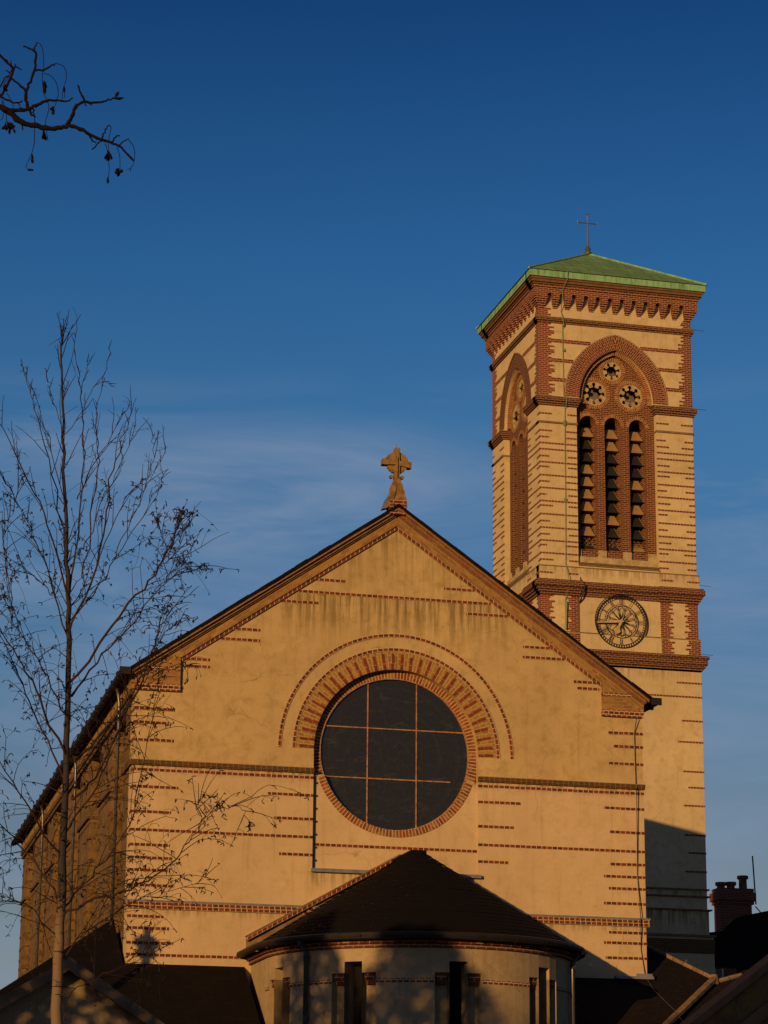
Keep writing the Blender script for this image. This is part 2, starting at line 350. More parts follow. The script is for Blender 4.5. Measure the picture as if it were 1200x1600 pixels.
    def prism(s, F, poly, n0, n1, holes=(), outer_sides=True, back=False, uvf=None):
        loops = [list(poly)] + [list(h) for h in holes]
        vl = [[Vector((p[0], p[1], 0)) for p in l] for l in loops]
        flatp = [p for l in loops for p in l]
        uvf = uvf or (lambda a, c: (a, c))
        for tr in tessellate_polygon(vl):
            pp = [flatp[i] for i in tr]
            ar = (pp[1][0]-pp[0][0])*(pp[2][1]-pp[0][1])-(pp[2][0]-pp[0][0])*(pp[1][1]-pp[0][1])
            if ar < 0: pp.reverse()
            s.face([F(p[0], n1, p[1]) for p in pp], [uvf(*p) for p in pp])
            if back: s.face([F(p[0], n0, p[1]) for p in reversed(pp)], [uvf(*p) for p in reversed(pp)])
        for li, l in enumerate(loops):
            if li == 0 and not outer_sides: continue
            acc = 0
            for k in range(len(l)):
                a, c_ = l[k], l[(k+1) % len(l)]
                d = math.hypot(c_[0]-a[0], c_[1]-a[1])
                s.face([F(a[0], n0, a[1]), F(c_[0], n0, c_[1]), F(c_[0], n1, c_[1]), F(a[0], n1, a[1])],
                       [(n0, acc), (n0, acc+d), (n1, acc+d), (n1, acc)])
                acc += d
    # radial: True = bricks stand along the radius; False = bricks run round the arc
    def arc(s, F, cu, cz, r0, r1, a0, a1, n0, n1, steps=48, radial=True):
        rm = (r0+r1)/2
        for k in range(steps):
            A, B = a0+(a1-a0)*k/steps, a0+(a1-a0)*(k+1)/steps
            q = [(r0, A), (r1, A), (r1, B), (r0, B)]
            pt = lambda r, a, n: F(cu+r*math.cos(a), n, cz+r*math.sin(a))
            uv = (lambda r, a: (r-r0+.004, a*rm)) if radial else (lambda r, a: (a*rm, r-r0))
            s.face([pt(r, a, n1) for r, a in q], [uv(r, a) for r, a in q])
            for r in (r0, r1):
                s.face([pt(r, A, n0), pt(r, B, n0), pt(r, B, n1), pt(r, A, n1)],
                       [(n0, A*rm), (n0, B*rm), (n1, B*rm), (n1, A*rm)] if radial else [(A*rm, n0), (B*rm, n0), (B*rm, n1), (A*rm, n1)])
        for a in (a0, a1):
            s.face([pt(r0, a, n0), pt(r1, a, n0), pt(r1, a, n1), pt(r0, a, n1)])
    def tube(s, pts, rad, sides=6, cap=True):
        pts = [Vector(p) for p in pts]; n = len(pts)
        if n < 2: return
        rad = rad if isinstance(rad, (list, tuple)) else [rad]*n
        d = (pts[1]-pts[0]).normalized()
        up = Vector((0, 0, 1)) if abs(d.z) < .9 else Vector((1, 0, 0))
        a = d.cross(up).normalized(); rings = []; acc = 0
        for i in range(n):
            t_ = (pts[min(i+1, n-1)]-pts[max(i-1, 0)])
            t_ = t_.normalized() if t_.length > 1e-9 else d
            a = (a - t_*a.dot(t_)); a = a.normalized() if a.length > 1e-6 else t_.orthogonal().normalized()
            b_ = t_.cross(a)
            rings.append([pts[i]+(a*math.cos(2*math.pi*k/sides)+b_*math.sin(2*math.pi*k/sides))*rad[i] for k in range(sides)])
        base = len(s.v)
        for rg in rings: s.v += [tuple(p) for p in rg]
        for i in range(n-1):
            for k in range(sides):
                k2 = (k+1) % sides
                s.f.append((base+i*sides+k, base+i*sides+k2, base+(i+1)*sides+k2, base+(i+1)*sides+k))
                s.uv += [(k/sides, i), ((k+1)/sides, i), ((k+1)/sides, i+1), (k/sides, i+1)]
        if cap:
            for i in (0, n-1):
                s.f.append(tuple(base+i*sides+k for k in range(sides))); s.uv += [(0, 0)]*sides

def empty(name, loc, label, cat, group=None):
    o = bpy.data.objects.new(name, None); COL.objects.link(o); o.location = (0, 0, 0)
    o['label'] = label; o['category'] = cat
    if group: o['group'] = group
    o['base'] = list(loc)
    return o
def settle(root):
    """move the empty to its base, leaving the parts (built in world coordinates) where they are"""
    b_ = Vector(root['base']); del root['base']
    root.location = b_
    for ch in [o for o in bpy.data.objects if o.parent is root]: ch.matrix_parent_inverse = Matrix.Translation(-b_)
W3 = lambda u, n, z: Vector((u, -n, z))       # facade frame: n grows towards the camera

# ================================================================== ground
g = MB(); S = 1500
g.face([(-S, -S, 0), (S, -S, 0), (S, S, 0), (-S, S, 0)])
gd = g.build('ground', M['ground']); gd['kind'] = 'structure'

# ================================================================== CHURCH
church = empty('church', (0, 8, 0), 'large ochre rendered church with red brick bands, round window and stone cross on gable', 'church')
HW = 5.75; SL = .69; CX = .05; CZ = 11.48
ROOF_Z = lambda x: 17.07 - SL*abs(x)
RW = 1.86
def circ(cx, cz, r, a0, a1, n):
    return [(cx+r*math.cos(a0+(a1-a0)*k/n), cz+r*math.sin(a0+(a1-a0)*k/n)) for k in range(n+1)]
# front wall with the tall round-headed recess
SILLZ = 8.87
zin = lambda x: ROOF_Z(x)-.30
RH = RW+.012
hole = [(CX-RH, SILLZ-.02), (CX+RH, SILLZ-.02)] + circ(CX, CZ, RW, 0, math.pi, 64)[0:0] + [(CX+RH, 10.94), (CX+RW, 10.96)] + circ(CX, CZ, RW, 0, math.pi, 64) + [(CX-RW, 10.96), (CX-RH, 10.94)]
lower = MB()
lower.prism(W3, [(-HW, 0), (HW, 0), (HW, zin(HW)), (0, zin(0)), (-HW, zin(HW))], -.55, 0, [hole])
o = lower.build('front_wall', M['plaster_gable'], church)
o['label'] = 'stained gable front'
# below the upper string course the render is cleaner: panel of smoother render 4 mm proud
for x0, x1 in ((-HW-.004, CX-RW-.004), (CX+RW+.004, HW+.004)):
    pass
lo = MB()
lo.prism(W3, [(-HW-.006, 0), (CX-RW, 0), (CX-RW, 10.95), (-HW-.006, 10.95)], -.5, .006)
lo.prism(W3, [(CX+RW, 0), (HW+.006, 0), (HW+.006, 10.95), (CX+RW, 10.95)], -.5, .006)
lo.prism(W3, [(CX-RW, 0), (CX+RW, 0), (CX+RW, SILLZ), (CX-RW, SILLZ)], -.5, .006)
lo.build('lower_render', M['plaster'], church)
# recessed panel under the window
pn = MB()
rg = 1.84
a_ = math.asin((10.9-CZ)/rg)
pn.prism(W3, [(CX-RW, SILLZ), (CX+RW, SILLZ), (CX+RW, 10.9)] + [(p[0], p[1]) for p in circ(CX, CZ, 1.70, a_, -math.pi-a_, 60)] + [(CX-RW, 10.9)], -.34, -.075)
pn.build('recessed_panel', M['plaster'], church)
# side and back walls
sw = MB()
SKEW = .0227                                    # the left wall is not quite square to the front
FL = lambda u, n, z: Vector((-HW-n+SKEW*max(0, -u), -u, z))      # left wall: u = -y
FRr = lambda u, n, z: Vector((HW+n, u, z))
LEN = 26.4
# left wall set back between pilasters, with round-headed window openings
def arch_hole(c, hw, z0, zs, n=14): return [(c-hw, z0), (c+hw, z0)] + circ(c, zs, hw, 0, math.pi, n)
bays = [1.4, 9.95, 18.4]
PIERS = [(0.0, 1.5)]+[(3.8+4.2*k, 6.2+4.2*k) for k in range(5)]+[(24.8, LEN)]
RC = -.26
wins = [2.65]+[7.1+4.2*k for k in range(5)]
sw.prism(FL, [(-LEN, 0), (-.55, 0), (-.55, 12.95), (-LEN, 12.95)], -.75, RC, [arch_hole(-y, .36, 10.7, 11.75) for y in wins])
for y0, y1 in PIERS: sw.box(FL, -y1, -max(y0, .55), RC-.05, 0, 0, 12.45)
sw.box(FRr, .55, LEN, -.6, 0, 0, 12.95)
sw.box(lambda u, n, z: Vector((u, LEN+n, z)), -HW+.65, HW, 0, .5, 0, 12.95)
sw.prism(lambda u, n, z: Vector((u, LEN+n, z)), [(-HW+.65, 12.95), (HW, 12.95), (0, zin(0))], 0, .5)
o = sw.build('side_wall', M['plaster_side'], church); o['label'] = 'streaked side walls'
# brickwork on the left wall: bands that wrap the piers and run on across the recesses
sb = MB(True); rnd = random.Random(3)
for pi_, (y0, y1) in enumerate(PIERS):
    for z in (12.16, 11.86, 11.5, 10.47, 9.94, 9.23, 8.96, 8.70, 8.38):
        l_ = .55 if int(z*10) % 2 else .42
        if pi_ == 0: sb.box(FL, -y0-l_, -y0, -.02, .013, z-.037, z+.037)
        else: sb.box(FL, -y0-l_, -y0+.013, RC, .013, z-.037, z+.037)
        sb.box(FL, -y1-.013, -y1+l_, -.02, .013, z-.037, z+.037)
    for z in (10.84, 9.55, 8.05): sb.box(FL, -y1-.013, -y0+(.013 if pi_ else -.03), RC, .013, z-.04, z+.04)
    sb.box(FL, -y1-.06, -y0+(.06 if pi_ else -.03), RC, .06, 10.95, 11.05)
for y in wins:
    sb.arc(FL, -y, 11.75, .36, .58, 0, math.pi, RC-.02, RC+.03, 16)
    for sgn in (-1, 1):
        for k in range(8):
            z = 10.7+k*.13; wd = .26 if k % 2 else .17; u0 = -y+sgn*.36
            sb.box(FL, min(u0, u0+sgn*wd), max(u0, u0+sgn*wd), RC-.2, RC+.012, z, z+.13)
for k in range(len(PIERS)-1):
    ya, yb_ = PIERS[k][1], PIERS[k+1][0]
    for z in (10.45, 9.55, 8.7): sb.box(FL, -yb_, -ya, RC-.02, RC+.014, z-.04, z+.04)
sb.box(FL, -LEN, -.03, RC, .10, 12.47, 12.60); sb.box(FL, -LEN, -.03, RC, .06, 12.38, 12.47)
sb.build('side_brickwork', M['brick_string'], church)
cy = MB(); cy.box(FL, -LEN, -.05, -.1, .09, 12.60, 12.93); cy.box(FRr, 0.05, LEN, -.1, .03, 12.60, 12.93)
cy.build('eaves_cornice', M['brick_yellow'], church)
for y in wins:
    p = MB(); p.prism(FL, arch_hole(-y, .36, 10.7, 11.75), RC-.16, RC-.14)
    p.build('side_window', M['glass'], church)
# banding on the facade, one course of headers each
bd = MB(True)
brn = random.Random(77)
def band(x0, x1, z, p=.014, h=.072):
    # bricks laid by hand: the course wanders a few millimetres and its bricks stand out unevenly
    x = x0; dz = brn.uniform(-.003, .003)
    while x < x1-.005:
        xe = min(x+brn.choice((.366, .488, .61)), x1)
        if x1-xe < .1: xe = x1
        dz = max(-.006, min(.006, dz+brn.uniform(-.004, .004))); hh = h*brn.uniform(.88, 1.04)
        bd.box(W3, x, xe, -.02, p+brn.uniform(-.005, .006), z+dz-hh/2, z+dz+hh/2); x = xe
WL, WR = -HW-.006, HW+.006
for x, z in ((-4.77, 10.471), (-4.91, 9.938), (-4.91, 9.233), (-4.86, 8.963), (-4.90, 8.70), (-4.80, 8.380), (-5.0, 7.727), (-4.88, 7.481), (-4.78, 7.173), (-4.90, 12.163), (-5.01, 11.86), (-4.90, 11.483)):
    band(WL-.008, x, z)
for x, z in ((4.93, 11.504), (4.81, 10.491), (4.94, 9.96), (4.93, 9.244), (4.79, 8.972), (4.9, 8.706), (4.78, 8.381), (4.89, 7.747), (4.77, 7.515), (4.8, 7.193), (4.95, 12.2), (5.06, 11.896)):
    band(x, WR+.008, z)
for x0, x1, z in ((-4.74, -4.16, 13.302), (-4.74, -4.15, 13.147), (-3.62, -3.06, 14.035), (-3.92, -3.06, 13.804), (-1.82, -1.16, 15.267), (-2.6, -1.76, 14.729),
                  (4.15, 4.74, 13.317), (4.23, 4.74, 13.166), (2.96, 3.62, 14.041), (2.95, 3.92, 13.804), (1.12, 1.82, 15.261), (1.64, 2.6, 14.718), (-2.2, 2.2, 14.98)):
    band(x0, x1, z)
for z in (10.84, 9.549, 6.93):
    band(WL-.008, CX-RW, z)
    if z > 7: band(CX+RW, WR+.008, z)
for x0, z in ((-2.81, 10.449), (-2.66, 9.93), (-2.54, 9.164)): band(x0, CX-RW, z)
for x1, z in ((2.87, 10.487), (2.72, 9.947), (2.58, 9.176)): band(CX+RW, x1, z)
bd.box(W3, CX-RW, CX+RW, -.1, -.066, 9.37, 9.44)
bd.build('brick_banding', M['brick_head'], church)
# string courses
st = MB(True)
for x0, x1 in ((WL-.05, CX-RW), (CX+RW, WR+.02)):
    st.box(W3, x0, x1, -.02, .085, 10.965, 11.045); st.box(W3, x0, x1, -.02, .055, 10.93, 10.965)
st.build('upper_string_course', M['brick_string'], church)
s2 = MB(True); s2.box(W3, WL-.03, WR+.06, -.02, .05, 7.885, 7.957); s2.box(W3, WL-.04, WR+.07, -.02, .062, 7.957, 8.035)
s2.build('lower_string_course', M['brick_head'], church)
s2 = MB(); s2.box(W3, WL-.05, WR+.08, -.02, .085, 8.035, 8.07)
s2.build('string_course_cap', M['lead'], church)
# rose window arch
ar = MB(); ar.arc(W3, CX, CZ, 1.86, 2.26, 0, math.pi, -.05, .008, 90)
ar.build('window_arch', M['brick_yellow_arch'], church)
vo = MB(); rnd = random.Random(11)
nv = 31
for k in range(nv+1):
    a = math.pi*k/nv; a = min(max(a, .018), math.pi-.018)
    def wedge(r0, r1, a, da):
        q = [(r0, a-da/r0), (r1, a-da/r1), (r1, a+da/r1), (r0, a+da/r0)]
        vo.prism(W3, [(CX+r*math.cos(t_), CZ+r*math.sin(t_)) for r, t_ in q], -.02, .0125)
    j = rnd.uniform(-.004, .004)
    wedge(1.862, 1.985, a+j, .033); wedge(2.0, 2.20+rnd.uniform(-.03, .02), a+rnd.uniform(-.004, .004), .033)
vo.build('arch_red_voussoir', M['brick_plain'], church)
hr = MB()
hr.arc(W3, CX, CZ, 2.27, 2.35, 0, math.pi, -.02, .022, 90, radial=False)
hr.build('arch_header_ring', M['brick_head'], church); hr = MB()
hr.arc(W3, CX, CZ, 2.59, 2.665, 0, math.pi, -.02, .020, 96, radial=False)
hr.build('arch_header_ring', M['brick_head'], church)
# header ring round the glass: flush with the low panel, set deep above it
rr = MB()
a1 = math.asin((10.9-CZ)/1.78)
rr.arc(W3, CX, CZ, 1.69, 1.845, -math.pi-a1, a1, -.24, -.062, 110)
rr.arc(W3, CX, CZ, 1.69, 1.90, a1, math.pi-a1, -.34, -.17, 110)
rr.build('window_brick_ring', M['brick_radial'], church)
rw_ = MB()
rw_.prism(W3, circ(CX, CZ, 1.71, 0, 2*math.pi, 96)[:-1], -.36, -.23)
rose = rw_.build('round_window', M['glass'], church)
fr = MB(); fr.arc(W3, CX, CZ, 1.672, 1.692, 0, 2*math.pi, -.23, -.17, 96, radial=False)
fr.build('window_frame', M['bar'], rose)
def chord(d): return math.sqrt(1.67**2-d*d)
for dx in (-.61, .50):
    b_ = MB(); b_.box(W3, CX+dx-.012, CX+dx+.012, -.23, -.205, CZ-chord(dx), CZ+chord(dx)); b_.build('glazing_bar', M['bar'], rose)
for dz, cut in ((.56, 0), (-.555, .30)):
    b_ = MB(); b_.box(W3, CX-chord(dz), CX+chord(dz)-cut, -.23, -.208, CZ+dz-.012, CZ+dz+.012); b_.build('glazing_bar', M['bar'], rose)
# faint tracery of the stained glass seen as lead lines
ld = MB()
for r in (.12, .30, .34, .62, 1.0, 1.04, 1.45, 1.49): ld.arc(W3, CX, CZ, r, r+.010, 0, 2*math.pi, -.23, -.226, 48)
for k in range(12):
    a = 2*math.pi*k/12
    for q in (0, 1):
        rr0, rr1 = ((.34, .62), (.62, 1.0))[q]; a2 = a+(q*math.pi/12)
        d = Vector((math.cos(a2), math.sin(a2))); pz = Vector((-d.y, d.x))*.005
        ld.prism(W3, [(CX+d.x*rr0+pz.x, CZ+d.y*rr0+pz.y), (CX+d.x*rr1+pz.x, CZ+d.y*rr1+pz.y), (CX+d.x*rr1-pz.x, CZ+d.y*rr1-pz.y), (CX+d.x*rr0-pz.x, CZ+d.y*rr0-pz.y)], -.23, -.226)
    ld.arc(W3, CX+1.245*math.cos(a), CZ+1.245*math.sin(a), .165, .173, 0, 2*math.pi, -.23, -.226, 20)
ld.build('lead_tracery', M['lead'], rose).data.materials[0] = flat('dull_lead_line', (.029, .028, .028), .7, .3)
# lead sill of the recess
si = MB(); si.box(W3, CX-RW-.03, CX+RW+.03, -.3, .11, 8.80, 8.875)
si.build('lead_sill', M['lead'], church)
cb = MB(); cb.tube([W3(CX-RW+.02, -.03, 8.9), W3(CX-RW+.02, -.03, 10.9)], .022, 6)
for k in range(7): cb.box(W3, CX-RW+.0, CX-RW+.06, -.06, .0, 9.05+k*.28, 9.09+k*.28)
cb.build('cable', M['iron'], church)
wr = MB()
wr.tube([W3(5.58, .13, 12.55), W3(5.56, .02, 12.2), W3(5.57, .03, 10.9), W3(5.56, .1, 11.0), W3(5.57, .02, 9.0), W3(5.6, .10, 8.05), W3(5.62, .02, 7.4), W3(5.7, .04, 6.8)], .010, 5)
wr.build('lightning_wire', M['iron'], church)

# raking cornice
def rake(mb, off0, off1, p0, p1, x0=0., x1=HW+.03, y_in=-.03):
    for s_ in (-1, 1):
        c_ = math.sqrt(1+SL*SL)
        q = [(x0, ROOF_Z(x0)-off0), (x1, ROOF_Z(x1)-off0), (x1, ROOF_Z(x1)-off1), (x0, ROOF_Z(x0)-off1)]
        P = lambda p, n: W3(s_*p[0], n, p[1])
        uu = lambda p: p[0]*c_+ (0 if s_ > 0 else 3.3)
        F_ = [(uu(p), v_) for p, v_ in zip(q, (-off0/c_, -off0/c_, -off1/c_, -off1/c_))]
        mb.face([P(q[0], p0), P(q[1], p0), P(q[2], p1), P(q[3], p1)], F_)
        mb.face([P(q[3], p1), P(q[2], p1), P(q[2], y_in), P(q[3], y_in)], [(uu(q[3]), 0), (uu(q[2]), 0), (uu(q[2]), .1), (uu(q[3]), .1)])
        mb.face([P(q[0], p0), P(q[0], y_in), P(q[1], y_in), P(q[1], p0)], [(uu(q[0]), 0), (uu(q[0]), .1), (uu(q[1]), .1), (uu(q[1]), 0)])
        mb.face([P(q[1], p0), P(q[1], y_in), P(q[2], y_in), P(q[2], p1)])
ra = MB(); rake(ra, .05, .12, .21, .21, x1=HW+.12); rake(ra, .12, .19, .155, .155, x1=HW+.06); rake(ra, .19, .235, .115, .115)
ra.build('raking_cornice', M['brick_rake'], church)
ra = MB(); rake(ra, .235, .455, .075, .075, x1=HW+.025)
# kneelers
for s_ in (-1, 1):
    F_ = lambda u, n, z, s_=s_: W3(s_*u, n, z)
    ra.prism(F_, [(4.80, 12.70), (HW+.025, 12.70), (HW+.025, ROOF_Z(HW+.025)-.45), (4.80, ROOF_Z(4.80)-.45)], -.03, .0755)
ra.build('gable_yellow_brick', M['brick_yellow'], church)
ra = MB(); rake(ra, .455, .54, .045, .045, x1=4.80)
for s_ in (-1, 1):
    F_ = lambda u, n, z, s_=s_: W3(s_*u, n, z)
    ra.box(F_, 4.79, HW+.03, -.03, .082, 12.63, 12.70); ra.box(F_, 4.79, HW+.01, -.03, .07, 12.555, 12.63)
    ra.box(F_, 4.80, HW+.03-.22, -.03, .084, 13.02, 13.085)
ra.build('gable_header_course', M['brick_head'], church)
# roof
rf = MB()
for s_ in (-1, 1):
    x1 = 6.02; z0, z1 = 17.13, 17.13-SL*x1
    yA, yB = -.225, LEN+.5
    c_ = math.sqrt(1+SL*SL)
    T = lambda x, y, dz: Vector((s_*x*(1-(SKEW*max(y, 0)/HW if s_ < 0 else 0)), y, 17.085-SL*x+dz))
    rf.face([T(0, yA, 0), T(x1, yA, 0), T(x1, yB, 0), T(0, yB, 0)], [(yA, 0), (yA, -x1*c_), (yB, -x1*c_), (yB, 0)])
    rf.face([T(0, yA, -.07), T(x1, yA, -.07), T(x1, yB, -.07), T(0, yB, -.07)], [(yA, 0), (yA, -x1*c_), (yB, -x1*c_), (yB, 0)])
    # ragged slate edge at the verge
    k = 0; xx = 0.
    while xx < x1-.01:
        xe = min(xx+.26, x1); dd = random.uniform(0, .025); lift = random.uniform(0, .018)
        rf.face([T(xx, yA-dd, -.07), T(xe, yA-dd, -.07), T(xe, yA-dd, lift), T(xx, yA-dd, lift)])
        rf.face([T(xx, yA-dd, lift), T(xe, yA-dd, lift), T(xe, yA+.3, .004), T(xx, yA+.3, .004)])
        xx = xe
    rf.face([T(x1, yA, -.07), T(x1, yB, -.07), T(x1, yB, 0), T(x1, yA, 0)])
rfo = rf.build('roof', M['slate'], church)
rt = MB()
for k in range(58):
    y = .28+k*.45
    rt.tube([Vector((0, y, 17.10)), Vector((0, y+.44, 17.10))], [.085, .078], 8)
rt.build('ridge_tile', M['slate'], rfo)
sf = MB()
for s_ in (-1, 1):
    F_ = (lambda u, n, z, s_=s_: Vector((s_*(HW+n)+(SKEW*max(u, 0) if s_ < 0 else 0), u, z)))
    sf.box(F_, .0, LEN+.4, .0, .26, 12.93, 12.97)
sf.build('soffit', M['wood'], church)
for s_ in (-1, 1):
    gt = MB()
    GX = lambda y: s_*6.06+(SKEW*max(y, 0) if s_ < 0 else 0)
    pts = [Vector((GX(y), y, 12.92)) for y in (-.24, 0, 4, 8, 12, 18, LEN+.5)]
    gt.tube(pts, .075, 10)
    gt.box(lambda u, n, z: Vector((s_*(6.0+n), u, z)), -.25, -.20, -.10, .145, 12.84, 13.0)
    for k in range(27): gt.box(lambda u, n, z: Vector((GX(u)+s_*n, u, z)), .3+k*.95, .35+k*.95, -.04, .09, 12.835, 12.99)
    gt.build('gutter', M['iron'], church)
for y, zb in ((1.35, 7.65), (10.0, 5.0), (18.4, 5.0)):
    dp = MB()
    px_ = SKEW*y
    dp.tube([Vector((-6.02+px_, y, 12.9)), Vector((-5.96+px_, y, 12.7)), Vector((-5.93+px_, y, 12.5)), Vector((-5.93+px_, y, zb))], .036, 10)
    for k in range(5):
        z = 12.1-k*1.3
        if z > zb: dp.tube([Vector((-5.93+px_, y, z)), Vector((-5.93+px_, y, z+.08))], .05, 10)
    dp.build('downpipe', M['pipe'], church, smooth=True)

# stone cross on the apex
cx = MB()
def sil(y0, y1, poly): cx.prism(W3, poly, y0, y1, back=True)
# tapering pedestal with a weathered, stepped outline
sil(-.12, .16, [(-.235, 17.02), (.21, 17.02), (.205, 17.24), (.165, 17.30), (.15, 17.42), (.12, 17.45), (.115, 17.54), (.07, 17.62), (.055, 17.70), (-.055, 17.70), (-.085, 17.62), (-.13, 17.53), (-.135, 17.42), (-.175, 17.33), (-.18, 17.2), (-.245, 17.10)])
sil(-.075, .10, [(-.06, 17.66), (.055, 17.66), (.06, 18.0), (.045, 18.34), (.065, 18.36), (.06, 18.44), (-.055, 18.44), (-.06, 18.36), (-.04, 18.34), (-.05, 18.0)])
sil(-.072, .105, [(-.355, 18.03), (-.345, 18.16), (-.30, 18.165), (-.04, 18.13), (.28, 18.12), (.33, 18.135), (.335, 17.985), (.29, 17.975), (-.04, 18.04), (-.30, 18.02)])
for sx in (-1, 1):
    cx.prism(W3, [(sx*.04+p[0]*0+sx*.085+.045*math.cos(a), 17.76+.04*math.sin(a)) for a in [k*math.pi/6 for k in range(12)] for p in [(0, 0)]], -.03, .07, back=True)
# scalloped nimbus between the arms
for q in range(4):
    pts = []
    n_ = 22
    for k in range(n_+1):
        a = math.pi/2*q+.04+(math.pi/2-.08)*k/n_
        r = .245+.018*abs(math.sin(k*math.pi/4.4))+(.02 if q in (0, 1) else -.015)
        pts.append((r*math.cos(a)*1.0, 18.08+r*math.sin(a)*.98))
    ci = math.pi/2*q+math.pi/4
    pts.append((.03*math.cos(ci), 18.08+.03*math.sin(ci)))
    cx.prism(W3, pts, -.03, .055, back=True)
cx.tube([W3(0, 0, 18.42), W3(0, 0, 18.56)], .007, 5)
cross = cx.build('gable_cross', M['stone'], church)
pb = MB(); pb.box(W3, -.19, .19, -.13, .19, 16.90, 17.18); pb.box(W3, -.21, .16, -.13, .23, 16.84, 16.905)
pb.build('cross_pedestal', M['brick'], church)
lw = MB(); lw.tube([W3(.01, .12, 18.2), W3(0, .12, 17.75), W3(-.04, .17, 17.45), W3(-.10, .17, 17.2), W3(-.11, .24, 16.95), W3(-.11, .20, 16.8)], .006, 5)
lw.build('cross_wire', M['iron'], church)
lf = MB(); lf.prism(W3, [(-.34, 16.98), (-.2, 17.02), (-.2, 17.3), (-.26, 17.2)], -.1, .1); lf.build('cross_flashing', M['lead'], church)

# ------------------------------------------------------------------ apse
AX, AY, AR, ER = .10, -1.6, 3.2, 3.42
EZ = 7.02
ap = MB()
wang = [R(-76), R(-38), R(0), R(38), R(76)]
wh = .19/AR
cols = []     # (a0, a1, kind)
pos = -math.pi/2
for wa in wang:
    cols.append((pos, wa-wh-.09, 0)); cols.append((wa-wh-.09, wa-wh, 2)); cols.append((wa-wh, wa+wh, 1)); cols.append((wa+wh, wa+wh+.09, 2)); pos = wa+wh+.09
cols.append((pos, math.pi/2, 0))
def AP(a, r, z): return Vector((AX+r*math.sin(a), AY-r*math.cos(a), z))
def cyl(mb, a0, a1, r, z0, z1, n=None):
    n = n or max(1, int((a1-a0)/.06))
    for k in range(n):
        A, B = a0+(a1-a0)*k/n, a0+(a1-a0)*(k+1)/n
        mb.face([AP(A, r, z0), AP(B, r, z0), AP(B, r, z1), AP(A, r, z1)], [(A*r, z0), (B*r, z0), (B*r, z1), (A*r, z1)])
def ringcap(mb, a0, a1, r0, r1, z, n=None):
    n = n or max(1, int((a1-a0)/.06))
    for k in range(n):
        A, B = a0+(a1-a0)*k/n, a0+(a1-a0)*(k+1)/n
        mb.face([AP(A, r0, z), AP(B, r0, z), AP(B, r1, z), AP(A, r1, z)])
TOPZ = 6.86
for a0, a1, kd in cols:
    if kd == 0: cyl(ap, a0, a1, AR, 0, TOPZ)
    else:
        zt, zb, dep = ((6.52, 4.1, .42) if kd == 1 else (6.30, 4.1, .20))
        cyl(ap, a0, a1, AR, zt, TOPZ); cyl(ap, a0, a1, AR, 0, zb)
        ringcap(ap, a0, a1, AR-dep, AR, zt); ringcap(ap, a0, a1, AR-dep, AR, zb)
        if kd == 2: cyl(ap, a0, a1, AR-.20, zb, zt)
        for a in (a0, a1):
            ap.face([AP(a, AR-dep, zb), AP(a, AR, zb), AP(a, AR, zt), AP(a, AR-dep, zt)])
for s_ in (-1, 1):
    x = AX+s_*AR
    ap.face([(x, AY, 0), (x, 0, 0), (x, 0, TOPZ), (x, AY, TOPZ)])
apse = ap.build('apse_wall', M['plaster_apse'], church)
for wa in wang[:4]:
    wn = MB(); cyl(wn, wa-wh, wa+wh, AR-.42, 4.1, 6.52, 2); wn.build('apse_window', M['void'], apse)
    lt = MB()
    for k in range(1, 9): lt.tube([AP(wa-wh, AR-.41, 4.1+k*.28), AP(wa+wh, AR-.41, 4.1+k*.28)], .008, 4)
    lt.build('window_bar', M['iron'], apse)
    for s_ in (-1, 1):
        a0 = wa+s_*(wh+.012); a1 = wa+s_*(wh+.082)
        im = MB(); a0, a1 = min(a0, a1), max(a0, a1)
        for z0, z1, r in ((6.16, 6.29, AR-.04), (6.08, 6.16, AR-.09)):
            cyl(im, a0, a1, r, z0, z1, 2); ringcap(im, a0, a1, AR-.2, r, z0, 2); ringcap(im, a0, a1, AR-.2, r, z1, 2)
        im.build('window_impost', M['brick_dark'], apse)
bb = MB()
pos = -math.pi/2
segs = []
for wa in wang: segs.append((pos, wa-wh-.09)); pos = wa+wh+.09
segs.append((pos, math.pi/2))
for a0, a1 in segs:
    cyl(bb, a0, a1, AR+.012, 6.105, 6.175); ringcap(bb, a0, a1, AR-.02, AR+.012, 6.105); ringcap(bb, a0, a1, AR-.02, AR+.012, 6.175)
bb.build('apse_band', M['brick_head'], apse)
bb = MB()
cyl(bb, -math.pi/2, math.pi/2, AR+.05, 6.78, 6.86, 60); ringcap(bb, -math.pi/2, math.pi/2, AR-.02, AR+.05, 6.78, 60)
cyl(bb, -math.pi/2, math.pi/2, AR+.10, 6.86, 6.95, 60); ringcap(bb, -math.pi/2, math.pi/2, AR+.0, AR+.10, 6.86, 60)
for s_ in (-1, 1):
    F_ = lambda u, n, z, s_=s_: Vector((AX+s_*(AR+n), u, z))
    bb.box(F_, AY, 0, -.02, .05, 6.78, 6.86); bb.box(F_, AY, 0, -.02, .10, 6.86, 6.95)
bb.build('apse_cornice', M['brick_dark'], apse)
